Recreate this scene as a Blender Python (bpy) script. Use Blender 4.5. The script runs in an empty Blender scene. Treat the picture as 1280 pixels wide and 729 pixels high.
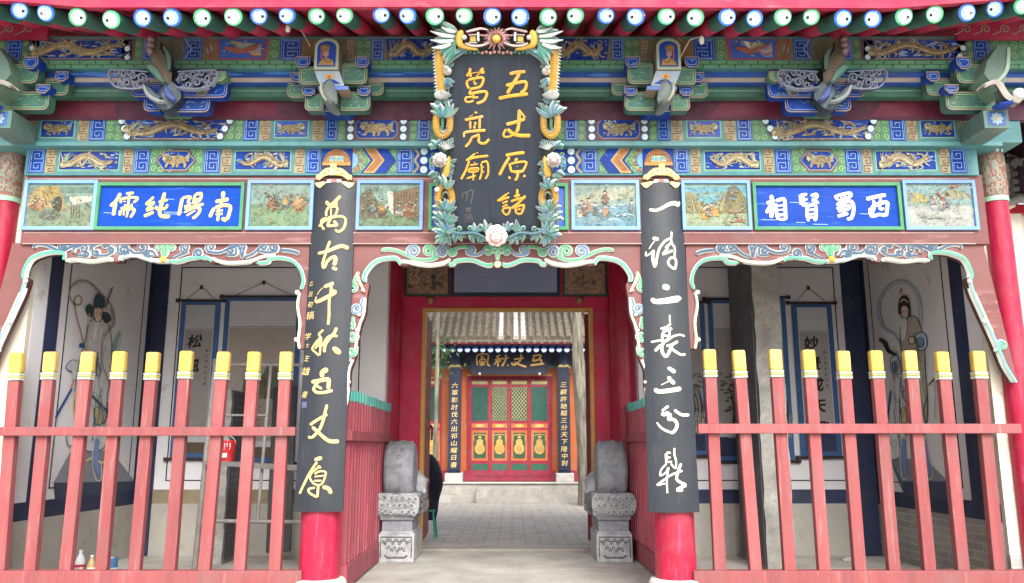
import bpy, math, random
from math import sin, cos, tan, pi, radians, sqrt, atan2
from mathutils import Vector, Matrix

scene = bpy.context.scene
COL = scene.collection
# ------------------------------------------------------------------ camera, sky, sun, exposure
F = 1020.0; TH = radians(10.8); HC = 1.39; CX = 640.0; CY = 364.5
cT, sT = cos(TH), sin(TH)
cam = bpy.data.cameras.new('camera'); cam.sensor_width = 36.0; cam.lens = F/1280*36
cam.clip_start = 0.05; cam.clip_end = 2000
co = bpy.data.objects.new('camera', cam); COL.objects.link(co)
co.location = (0, 0, HC); co.rotation_euler = (pi/2+TH, 0, 0)
scene.camera = co

SUN_EL, SUN_AZ = radians(40), radians(12)       # overcast, light from the front, a little from the right
w = bpy.data.worlds.new('World'); scene.world = w; w.use_nodes = True
nt = w.node_tree; bg = nt.nodes['Background']
sky = nt.nodes.new('ShaderNodeTexSky'); sky.sky_type = 'NISHITA'; sky.sun_disc = False
sky.sun_elevation = SUN_EL; sky.sun_rotation = pi-SUN_AZ
sky.air_density = 1.0; sky.dust_density = 4.0; sky.ozone_density = 1.0
hs = nt.nodes.new('ShaderNodeHueSaturation'); hs.inputs['Saturation'].default_value = 0.35
nt.links.new(sky.outputs[0], hs.inputs['Color']); nt.links.new(hs.outputs[0], bg.inputs[0])
bg.inputs[1].default_value = 0.15
sl = bpy.data.lights.new('sun', 'SUN'); sl.energy = 1.1; sl.angle = radians(30); sl.color = (1, .97, .93)
so = bpy.data.objects.new('sun', sl); COL.objects.link(so)
sd = Vector((sin(SUN_AZ)*cos(SUN_EL), -cos(SUN_AZ)*cos(SUN_EL), sin(SUN_EL)))
so.rotation_euler = sd.to_track_quat('Z', 'Y').to_euler()
vs = scene.view_settings
vs.view_transform = 'Standard'; vs.look = 'None'; vs.gamma = 1.0; vs.use_curve_mapping = False
vs.exposure = 1.4
scene.cycles.max_bounces = 8

# ------------------------------------------------------------------ photo geometry: pixel ray -> point on a real plane
def ray(px, py):
    u = px-CX; v = py-CY
    return Vector((u, F*cT+v*sT, F*sT-v*cT))
def PY(px, py, Y):
    d = ray(px, py); t = Y/d.y; return Vector((d.x*t, Y, HC+d.z*t))
def PX(px, py, X):
    d = ray(px, py); t = X/d.x; return Vector((X, d.y*t, HC+d.z*t))
def PZ(px, py, Z):
    d = ray(px, py); t = (Z-HC)/d.z; return Vector((d.x*t, d.y*t, Z))
def zat(v, Y): return PY(CX, v, Y).z
def xat(u, v, Y): return PY(u, v, Y).x

class Cv:                       # upright plane facing the camera, columns and rows kept parallel
    def __init__(s, Y, vref): s.Y = Y; s.k = Y/(F*cT+(vref-CY)*sT); s.sx = s.k
    def pt(s, u, v, off=0): return Vector(((u-CX)*s.k, s.Y-off, zat(v, s.Y)))
class CvP:                      # upright plane facing the camera
    def __init__(s, Y): s.Y = Y; s.sx = Y/(F*cT)
    def pt(s, u, v, off=0):
        p = PY(u, v, s.Y); p.y -= off; return p
class CvX:                      # side wall
    def __init__(s, X): s.X = X; s.n = -1 if X > 0 else 1; s.sx = .01
    def pt(s, u, v, off=0):
        p = PX(u, v, s.X); p.x += off*s.n; return p
class CvT:                      # leaning plane through two heights
    def __init__(s, Y0, v0, Y1, v1):
        a = PY(CX, v0, Y0); b = PY(CX, v1, Y1); d = (b-a).normalized()
        s.p = a; s.n = Vector((0, d.z, -d.y)); s.sx = Y0/(F*cT)
        if s.n.y > 0: s.n = -s.n
    def pt(s, u, v, off=0):
        d = ray(u, v); o = Vector((0, 0, HC)); t = (s.p-o).dot(s.n)/d.dot(s.n)
        return o+d*t+s.n*off
class CvB:                      # board bowed round a column
    def __init__(s, Y, tl, tr, bl, br, bow): s.Y = Y; s.q = (tl, tr, bl, br); s.bow = bow; s.sx = Y/(F*cT)
    def pt(s, u, v, off=0):
        tl, tr, bl, br = s.q; f = (v-tl[1])/(bl[1]-tl[1])
        l = tl[0]+(bl[0]-tl[0])*f; r = tr[0]+(br[0]-tr[0])*f
        k = (u-(l+r)/2)/((r-l)/2)
        p = PY(u, v, s.Y); p.y += s.bow*k*k-off; return p
class Flip:                     # mirror about the gate's axis
    def __init__(s, c, m=1244.0): s.c = c; s.m = m; s.sx = c.sx
    def pt(s, u, v, off=0): return s.c.pt(s.m-u, v, off)
class Loc:                      # a metric frame: origin, u right, v down
    def __init__(s, o, ux=Vector((1, 0, 0)), vx=Vector((0, 0, -1)), n=Vector((0, -1, 0))):
        s.o = Vector(o); s.ux = ux; s.vx = vx; s.n = n; s.sx = 1
    def pt(s, u, v, off=0): return s.o+s.ux*u+s.vx*v+s.n*off

# ------------------------------------------------------------------ materials
def lin(c): return c/12.92 if c <= .04045 else ((c+.055)/1.055)**2.4
def hexc(h): return tuple(lin(int(h[i:i+2], 16)/255) for i in (0, 2, 4))
MC = {}
def nodes(name):
    m = bpy.data.materials.new(name); m.use_nodes = True
    return m, m.node_tree, m.node_tree.nodes['Principled BSDF']
def mixc(n, fac, a, b):
    x = n.nodes.new('ShaderNodeMix'); x.data_type = 'RGBA'
    for s, v in ((0, fac), (6, a), (7, b)):
        if hasattr(v, 'default_value') or hasattr(v, 'is_output'): n.links.new(v, x.inputs[s])
        else: x.inputs[s].default_value = v if s == 0 else (*v, 1)
    return x.outputs[2]
def noise(n, scale, detail=4, stretch=None, rough=.6):
    tc = n.nodes.new('ShaderNodeTexCoord'); t = n.nodes.new('ShaderNodeTexNoise')
    t.inputs['Scale'].default_value = scale; t.inputs['Detail'].default_value = detail; t.inputs['Roughness'].default_value = rough
    if stretch:
        mp = n.nodes.new('ShaderNodeMapping'); mp.inputs['Scale'].default_value = stretch
        n.links.new(tc.outputs['Object'], mp.inputs[0]); n.links.new(mp.outputs[0], t.inputs[0])
    else: n.links.new(tc.outputs['Object'], t.inputs[0])
    return t.outputs[0]
def ramp(n, src, a, b):
    r = n.nodes.new('ShaderNodeMapRange'); r.inputs[1].default_value = a; r.inputs[2].default_value = b
    n.links.new(src, r.inputs[0]); return r.outputs[0]
def bumped(n, p, src, strength, dist=.01):
    b = n.nodes.new('ShaderNodeBump'); b.inputs['Strength'].default_value = strength; b.inputs['Distance'].default_value = dist
    n.links.new(src, b.inputs['Height']); n.links.new(b.outputs[0], p.inputs['Normal'])
def ramp2(n, src, a, b, mx):
    r = n.nodes.new('ShaderNodeMapRange'); r.inputs[1].default_value = a; r.inputs[2].default_value = b; r.inputs[4].default_value = mx
    n.links.new(src, r.inputs[0]); return r.outputs[0]
def ramp3(n, src, a, b):
    r = n.nodes.new('ShaderNodeMapRange'); r.inputs[3].default_value = a; r.inputs[4].default_value = b
    n.links.new(src, r.inputs[0]); return r.outputs[0]
def C(h, rough=.5, var=.16, scale=7, bump=.12, stretch=None, wear=None, wamt=.3, metal=0, fade=.5, spec=.28):
    key = (h, rough, var, scale, bump, stretch, wear, wamt, metal, fade, spec)
    if key in MC: return MC[key]
    m, n, p = nodes('paint_'+h); c = hexc(h)
    t = noise(n, scale, 5, stretch)
    f = ramp(n, t, .3, .7)
    out = mixc(n, f, tuple(x*(1-var) for x in c), tuple(min(1, x*(1+var)) for x in c))
    if wear:
        t2 = noise(n, scale*2.3, 6, stretch, .7)
        out = mixc(n, ramp(n, t2, .62-wamt*.2, .72), out, hexc(wear))
    if var and fade:                       # patchy fading, dust and a little variation from piece to piece
        gy = .3*c[0]+.55*c[1]+.15*c[2]; gy = gy*.75+.05
        out = mixc(n, ramp2(n, noise(n, 1.9, 7, None, .72), .46, .82, fade), out, (gy*1.05, gy, gy*.94))
        oi = n.nodes.new('ShaderNodeObjectInfo'); hv = n.nodes.new('ShaderNodeHueSaturation'); n.links.new(ramp3(n, oi.outputs['Random'], .9, 1.1), hv.inputs['Value']); n.links.new(out, hv.inputs['Color']); out = hv.outputs[0]
        r2 = n.nodes.new('ShaderNodeMapRange'); r2.inputs[1].default_value = .3; r2.inputs[2].default_value = .75; r2.inputs[3].default_value = max(.05, rough-.1); r2.inputs[4].default_value = min(1, rough+.18)
        n.links.new(noise(n, 4.2, 6), r2.inputs[0]); n.links.new(r2.outputs[0], p.inputs['Roughness'])
    n.links.new(out, p.inputs['Base Color'])
    p.inputs['Roughness'].default_value = rough; p.inputs['Metallic'].default_value = metal
    p.inputs['Specular IOR Level'].default_value = spec
    if bump:
        t3 = noise(n, scale*6, 4, stretch); bumped(n, p, t3, bump, .004)
    MC[key] = m; return m
def brickmat(name, a, b, mortar, sw, sh, msize, axis='XZ', wear=.3, rough=.85):
    m, n, p = nodes(name)
    tc = n.nodes.new('ShaderNodeTexCoord'); sp = n.nodes.new('ShaderNodeSeparateXYZ'); cb = n.nodes.new('ShaderNodeCombineXYZ')
    n.links.new(tc.outputs['Object'], sp.inputs[0])
    n.links.new(sp.outputs[axis[0]], cb.inputs[0]); n.links.new(sp.outputs[axis[1]], cb.inputs[1])
    t = n.nodes.new('ShaderNodeTexBrick'); n.links.new(cb.outputs[0], t.inputs[0])
    t.inputs['Color1'].default_value = (*hexc(a), 1); t.inputs['Color2'].default_value = (*hexc(b), 1); t.inputs['Mortar'].default_value = (*hexc(mortar), 1)
    t.inputs['Scale'].default_value = 1; t.inputs['Brick Width'].default_value = sw; t.inputs['Row Height'].default_value = sh
    t.inputs['Mortar Size'].default_value = msize; t.inputs['Mortar Smooth'].default_value = .3; t.inputs['Bias'].default_value = -.2
    ns = noise(n, 3, 6); f = ramp(n, ns, .35, .75)
    x = n.nodes.new('ShaderNodeMix'); x.data_type = 'RGBA'; x.blend_type = 'MULTIPLY'; x.inputs[0].default_value = wear
    n.links.new(t.outputs[0], x.inputs[6]); n.links.new(mixc(n, f, (.45, .45, .45), (1.0, 1.0, 1.0)), x.inputs[7])
    n.links.new(x.outputs[2], p.inputs['Base Color']); p.inputs['Roughness'].default_value = rough
    ma = n.nodes.new('ShaderNodeMath'); ma.operation = 'MULTIPLY_ADD'; ma.inputs[1].default_value = -1
    n.links.new(t.outputs['Fac'], ma.inputs[0]); n.links.new(noise(n, 40, 4), ma.inputs[2])
    bumped(n, p, ma.outputs[0], .5, .008)
    return m
def stone(h, dark, scale=5, bump=.6, rough=.8, fine=40, stretch=None):
    key = ('stone', h, dark, scale, bump, stretch)
    if key in MC: return MC[key]
    m, n, p = nodes('stone_'+h)
    o = mixc(n, ramp(n, noise(n, scale, 8, stretch, .65), .32, .68), hexc(dark), hexc(h))
    sp = ramp(n, noise(n, fine*2, 2), .55, .7)
    o2 = mixc(n, sp, o, tuple(x*.55 for x in hexc(h)))
    n.links.new(o2, p.inputs['Base Color']); p.inputs['Roughness'].default_value = rough
    bumped(n, p, noise(n, fine, 6), bump, .006)
    MC[key] = m; return m

WHITE = C('c4c6c2', .55, .06); GOLD = C('cd9a3a', .4, .14, 9, .2); PGOLD = C('c9a048', .42, .14, 9, .25)
LETTER = C('d6b876', .45, .08); LETTERR = C('e0d8bc', .5, .05)
BOARD = C('23282f', .38, .18, 4, .25, (5, 1, .25), '3d444d', .1, 0, .25, .4); RED = C('9c1c38', .36, .2, 5, .25, (2, 2, .25), 'a9485a', .35, 0, .4)
RAFRED = C('bd3253', .6, .18); RAFGRN = C('38655a', .6, .2)
FENCE = C('8c4b4c', .65, .14, 5, .3, (2, 2, .15), 'a2746f', .3, 0, .5, .2); BROWN = C('714745', .6, .14, 3, .2, (.2, 1, 1), '96706c', .2)
TEAL = C('487c80', .55, .2); GRN = C('4d7858', .6, .2, 6, .15, None, '7d8c7c', .2); LGRN = C('84a874', .6, .14)
BLUE = C('143788', .6, .24, 8, .12, None, '4a66a0', .15, 0, .4, .15); LBLUE = C('7393c6', .55, .12); SKYB = C('6f97d6', .5, .1)
TAN = C('94866a', .65, .2); DTAN = C('5d4a35', .6, .15); PURP = C('5b4350', .6, .15); DARKR = C('4a2b3a', .8, .25)
NAVY = C('27304c', .6, .15); MINT = C('4fa483', .5, .12); SLATE = C('3d556c', .5, .14); SAND = C('ead8a0', .5, .08); PINKW = C('e3c9c2', .5, .08)
SIGNB = C('093c98', .5, .16, 4, .1, (.3, 1, 2), '2f66c4', .15, 0, .12, .12); EDGE = C('8c7a68', .65, .18); DGRN = C('3c6656', .6, .22, 6, .15, None, '587a74', .25)
PLAST = C('d6d5d8', .9, .05, 1.1, .15, None, 'b9b3a8', .12, 0, .25); PLAST2 = C('d9d7d6', .9, .05, 1.1, .15, None, 'b9b3a8', .12, 0, .25); INK = C('1c1c22', .6, .1)

# ------------------------------------------------------------------ mesh collector
class MB:
    def __init__(s): s.v = []; s.f = []; s.m = []; s.mats = []; s.sm = []
    def mi(s, mat):
        for i, x in enumerate(s.mats):
            if x is mat: return i
        s.mats.append(mat); return len(s.mats)-1
    def add(s, pts, faces, mat, smooth=False):
        b = len(s.v); s.v += [tuple(p) for p in pts]; i = s.mi(mat)
        for f in faces: s.f.append([b+k for k in f]); s.m.append(i); s.sm.append(smooth)
    def box(s, x0, x1, y0, y1, z0, z1, mat):
        p = [(x, y, z) for z in (z0, z1) for y in (y0, y1) for x in (x0, x1)]
        s.add(p, [(0, 2, 3, 1), (4, 5, 7, 6), (0, 1, 5, 4), (2, 6, 7, 3), (0, 4, 6, 2), (1, 3, 7, 5)], mat)
    def hexa(s, q0, q1, mat):          # two matching quads
        p = list(q0)+list(q1); n = len(q0)
        s.add(p, [tuple(range(n-1, -1, -1)), tuple(range(n, 2*n))]+[(i, (i+1) % n, (i+1) % n+n, i+n) for i in range(n)], mat)
    def bar(s, a, b, w, d, mat, side=Vector((1, 0, 0))):   # square bar from a to b
        a = Vector(a); b = Vector(b); ax = (b-a).normalized(); dd = ax.cross(side).normalized(); ss = dd.cross(ax).normalized()
        q = lambda c: [c+ss*(i*w/2)+dd*(j*d/2) for i, j in ((-1, -1), (1, -1), (1, 1), (-1, 1))]
        s.hexa(q(a), q(b), mat)
    def tube(s, pts, r, mat, n=12, cap=True, smooth=True):
        pts = [Vector(p) for p in pts]; rs = r if isinstance(r, (list, tuple)) else [r]*len(pts)
        V = []; up = Vector((0, 0, 1))
        for i, p in enumerate(pts):
            t = (pts[min(i+1, len(pts)-1)]-pts[max(i-1, 0)]).normalized()
            a = t.cross(up) if abs(t.z) < .95 else t.cross(Vector((0, 1, 0)))
            a.normalize(); b = a.cross(t)
            for k in range(n):
                an = 2*pi*k/n; V.append(p+a*(rs[i]*cos(an))+b*(rs[i]*sin(an)))
        Fc = [(i*n+k, i*n+(k+1) % n, (i+1)*n+(k+1) % n, (i+1)*n+k) for i in range(len(pts)-1) for k in range(n)]
        s.add(V, Fc, mat, smooth)
        if cap: s.add(V[:n], [tuple(range(n))], mat); s.add(V[-n:], [tuple(range(n))], mat)
    def lathe(s, o, prof, mat, n=24, smooth=True, axis=None):
        o = Vector(o); V = []
        for r, z in prof:
            for k in range(n):
                a = 2*pi*k/n; V.append(o+Vector((r*cos(a), r*sin(a), z)))
        Fc = [(i*n+k, i*n+(k+1) % n, (i+1)*n+(k+1) % n, (i+1)*n+k) for i in range(len(prof)-1) for k in range(n)]
        s.add(V, Fc, mat, smooth); s.add(V[:n], [tuple(range(n))], mat); s.add(V[-n:], [tuple(range(n))], mat)
    def poly(s, c, pts, mat, off=0.003, th=0, sidem=None):
        P = [c.pt(u, v, off) for u, v in pts]; n = len(P)
        s.add(P, [tuple(range(n))], mat)
        if th:
            Q = [c.pt(u, v, off-th) for u, v in pts]
            s.add(P+Q, [(i, (i+1) % n, (i+1) % n+n, i+n) for i in range(n)], sidem or mat)
            s.add(Q, [tuple(range(n))], sidem or mat)
    def rect(s, c, u0, v0, u1, v1, mat, off=.003, th=0, sidem=None): s.poly(c, [(u0, v0), (u1, v0), (u1, v1), (u0, v1)], mat, off, th, sidem)
    def ell(s, c, u, v, ru, rv, mat, off=.004, rot=0, n=12, th=0):
        s.poly(c, [(u+ru*cos(a)*cos(rot)-rv*sin(a)*sin(rot), v+ru*cos(a)*sin(rot)+rv*sin(a)*cos(rot)) for a in [2*pi*k/n for k in range(n)]], mat, off, th)
    def dome(s, c, u, v, r, mat, off, h, n=14):        # raised button
        V = []; R = [(1, 0), (.85, .55), (.5, .87)]
        for q, hh in R:
            for k in range(n): a = 2*pi*k/n; V.append(c.pt(u+r*q*cos(a), v+r*q*sin(a), off+h*hh))
        V.append(c.pt(u, v, off+h))
        Fc = [(i*n+k, i*n+(k+1) % n, (i+1)*n+(k+1) % n, (i+1)*n+k) for i in range(2) for k in range(n)]+[(2*n+k, 2*n+(k+1) % n, 3*n) for k in range(n)]
        s.add(V, Fc, mat, True)
    def ribbon(s, c, pts, w, mat, off=.004, h=0, th=0, closed=False, sm=True, rnd=True, sub=6, jit=0):
        global RK
        RK = (RK+1) % 24; off = off+RK*.00012
        wl = list(w) if isinstance(w, (list, tuple)) else [w]
        if closed: pts = list(pts)+[pts[0]]
        P = smooth(pts, sub, closed) if sm and len(pts) > 2 else [(*p, i/(len(pts)-1)) for i, p in enumerate(pts)]
        if rnd and not closed: P = endsub(P, max(wl)/2)
        L = [0]
        for a, b in zip(P, P[1:]): L.append(L[-1]+math.hypot(b[0]-a[0], b[1]-a[1]))
        T = L[-1]; V = []; n = len(P)
        if T < 1e-9: return
        for i, p in enumerate(P):
            a = P[i-1] if i else (P[-2] if closed else P[0]); b = P[i+1] if i < n-1 else (P[1] if closed else P[-1])
            dx, dy = b[0]-a[0], b[1]-a[1]; d = math.hypot(dx, dy) or 1; nx, ny = -dy/d, dx/d
            ww = interp(wl, p[2])/2
            if rnd and not closed:
                e = min(L[i], T-L[i]); r0 = max(ww, 1e-6)
                if e < r0: ww *= max(.12, sqrt(max(0, 1-(1-e/r0)**2)))
            if jit: ww *= 1+random.uniform(-jit, jit)
            V.append(c.pt(p[0]+nx*ww, p[1]+ny*ww, off)); V.append(c.pt(p[0], p[1], off+h)); V.append(c.pt(p[0]-nx*ww, p[1]-ny*ww, off))
            if th: V.append(c.pt(p[0]+nx*ww, p[1]+ny*ww, off-th)); V.append(c.pt(p[0]-nx*ww, p[1]-ny*ww, off-th))
        q = 5 if th else 3; Fc = []
        for i in range(n-1):
            a, b = i*q, (i+1)*q
            if h: Fc += [(a, a+1, b+1, b), (a+1, a+2, b+2, b+1)]
            else: Fc += [(a, a+2, b+2, b)]
            if th: Fc += [(a, b, b+3, a+3), (a+2, b+2, b+4, a+4), (a+3, a+4, b+4, b+3)]
        if th and not closed:
            for a in (0, (n-1)*q): Fc.append((a, a+2, a+4, a+3))
        s.add(V, Fc, mat, bool(h))
    def build(s, name, parent=None, bevel=0, smooth_all=False):
        me = bpy.data.meshes.new(name)
        o = bpy.data.objects.new(name, me)
        og = Vector((0, 0, 0))
        q = parent
        while q is not None: og = og+q.location; q = q.parent
        me.from_pydata([Vector(v)-og for v in s.v], [], s.f)
        for mt in s.mats: me.materials.append(mt)
        me.polygons.foreach_set('material_index', s.m)
        me.polygons.foreach_set('use_smooth', [True]*len(s.f) if smooth_all else s.sm)
        me.update()
        COL.objects.link(o)
        if parent is not None: o.parent = parent
        if bevel:
            b = o.modifiers.new('bevel', 'BEVEL'); b.width = bevel; b.segments = 2; b.limit_method = 'ANGLE'; b.angle_limit = radians(50)
        return o
RK = 0
def interp(l, t):
    if len(l) == 1: return l[0]
    x = t*(len(l)-1); i = min(int(x), len(l)-2); return l[i]+(l[i+1]-l[i])*(x-i)
def smooth(pts, sub=6, closed=False):
    n = len(pts); out = []
    for i in range(n-1):
        p1, p2 = pts[i], pts[i+1]
        p0 = pts[i-1] if i else (pts[-2] if closed else p1); p3 = pts[i+2] if i < n-2 else (pts[1] if closed else p2)
        for k in range(sub):
            t = k/sub
            f = lambda a, b, c, d: .5*(2*b+(c-a)*t+(2*a-5*b+4*c-d)*t*t+(3*b-a-3*c+d)*t**3)
            out.append((f(p0[0], p1[0], p2[0], p3[0]), f(p0[1], p1[1], p2[1], p3[1]), (i+t)/(n-1)))
    out.append((*pts[-1], 1.0)); return out
def endsub(P, r):
    def ins(P):
        a, b = P[0], P[1]; d = math.hypot(b[0]-a[0], b[1]-a[1])
        if d < r*.2: return P
        out = [a]
        for e in (.06, .25, .55, 1.0):
            t = e*r/d
            if t < .9: out.append(tuple(a[i]+(b[i]-a[i])*t for i in range(3)))
        return out+P[1:]
    P = ins(P); P = ins(P[::-1])[::-1]; return P
def spiral(cx, cy, r, a0, turns, sg=1, n=16, r1=.18):
    return [(cx+r*(1-(1-r1)*k/n)*cos(a0+sg*2*pi*turns*k/n), cy+r*(1-(1-r1)*k/n)*sin(a0+sg*2*pi*turns*k/n)) for k in range(n+1)]
def curl(tail, cx, cy, r, sg=1, turns=1.4):
    if tail:
        a0 = atan2(tail[-1][1]-cy, tail[-1][0]-cx); return list(tail[:-1])+spiral(cx, cy, r, a0, turns, sg)
    return spiral(cx, cy, r, 0, turns, sg)

# ------------------------------------------------------------------ things
def thing(name, label, cat, loc=(0, 0, 0), group=None):
    o = bpy.data.objects.new(name, None); COL.objects.link(o); o.location = loc; o.empty_display_size = .1
    o['label'] = label; o['category'] = cat
    if group: o['group'] = group
    return o
def tag(o, label, cat, group=None):
    o['label'] = label; o['category'] = cat
    if group: o['group'] = group
    return o
def struct(o): o['kind'] = 'structure'; return o
def stuff(o): o['kind'] = 'stuff'; return o

# ------------------------------------------------------------------ writing
def strokes(mb, c, x0, y0, sc, lines, mat, off=.006, h=.004, th=.012, f=1.0, dx=0, dy=0):
    for ln in lines.strip().split(';'):
        ln = ln.strip()
        if not ln: continue
        wd, ps = ln.split('|'); pts = [tuple(float(a) for a in q.split(',')) for q in ps.split()]
        pts = [(x0+dx+x/sc, y0+dy+y/sc) for x, y in pts]
        mb.ribbon(c, pts, [float(a)/sc*f for a in wd.split('-')], mat, off, h, th, sub=5, jit=.04)
GLY = {}
def glyph(ch):
    if ch not in GLY:
        cu = bpy.data.curves.new('glyph', 'FONT'); cu.body = ch; cu.size = 1; cu.resolution_u = 3
        o = bpy.data.objects.new('glyph', cu); COL.objects.link(o)
        dg = bpy.context.evaluated_depsgraph_get(); me = o.evaluated_get(dg).to_mesh()
        V = [(v.co.x, v.co.y) for v in me.vertices]; Fc = [tuple(p.vertices) for p in me.polygons]
        bpy.data.objects.remove(o); bpy.data.curves.remove(cu)
        if V:
            x0 = min(a for a, b in V); x1 = max(a for a, b in V); y0 = min(b for a, b in V); y1 = max(b for a, b in V)
            V = [(a-(x0+x1)/2, -(b-(y0+y1)/2)) for a, b in V]
        GLY[ch] = (V, Fc)
    return GLY[ch]
def write(mb, c, ch, u, v, size, mat, off=.004, sx=1, sy=1, shear=-.12, rot=0):
    V, Fc = glyph(ch)
    if not V: return
    P = []
    for a, b in V:
        x = a*sx+shear*b; y = b*sy
        P.append(c.pt(u+size*(x*cos(rot)-y*sin(rot)), v+size*(x*sin(rot)+y*cos(rot)), off))
    mb.add(P, Fc, mat)

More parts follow.
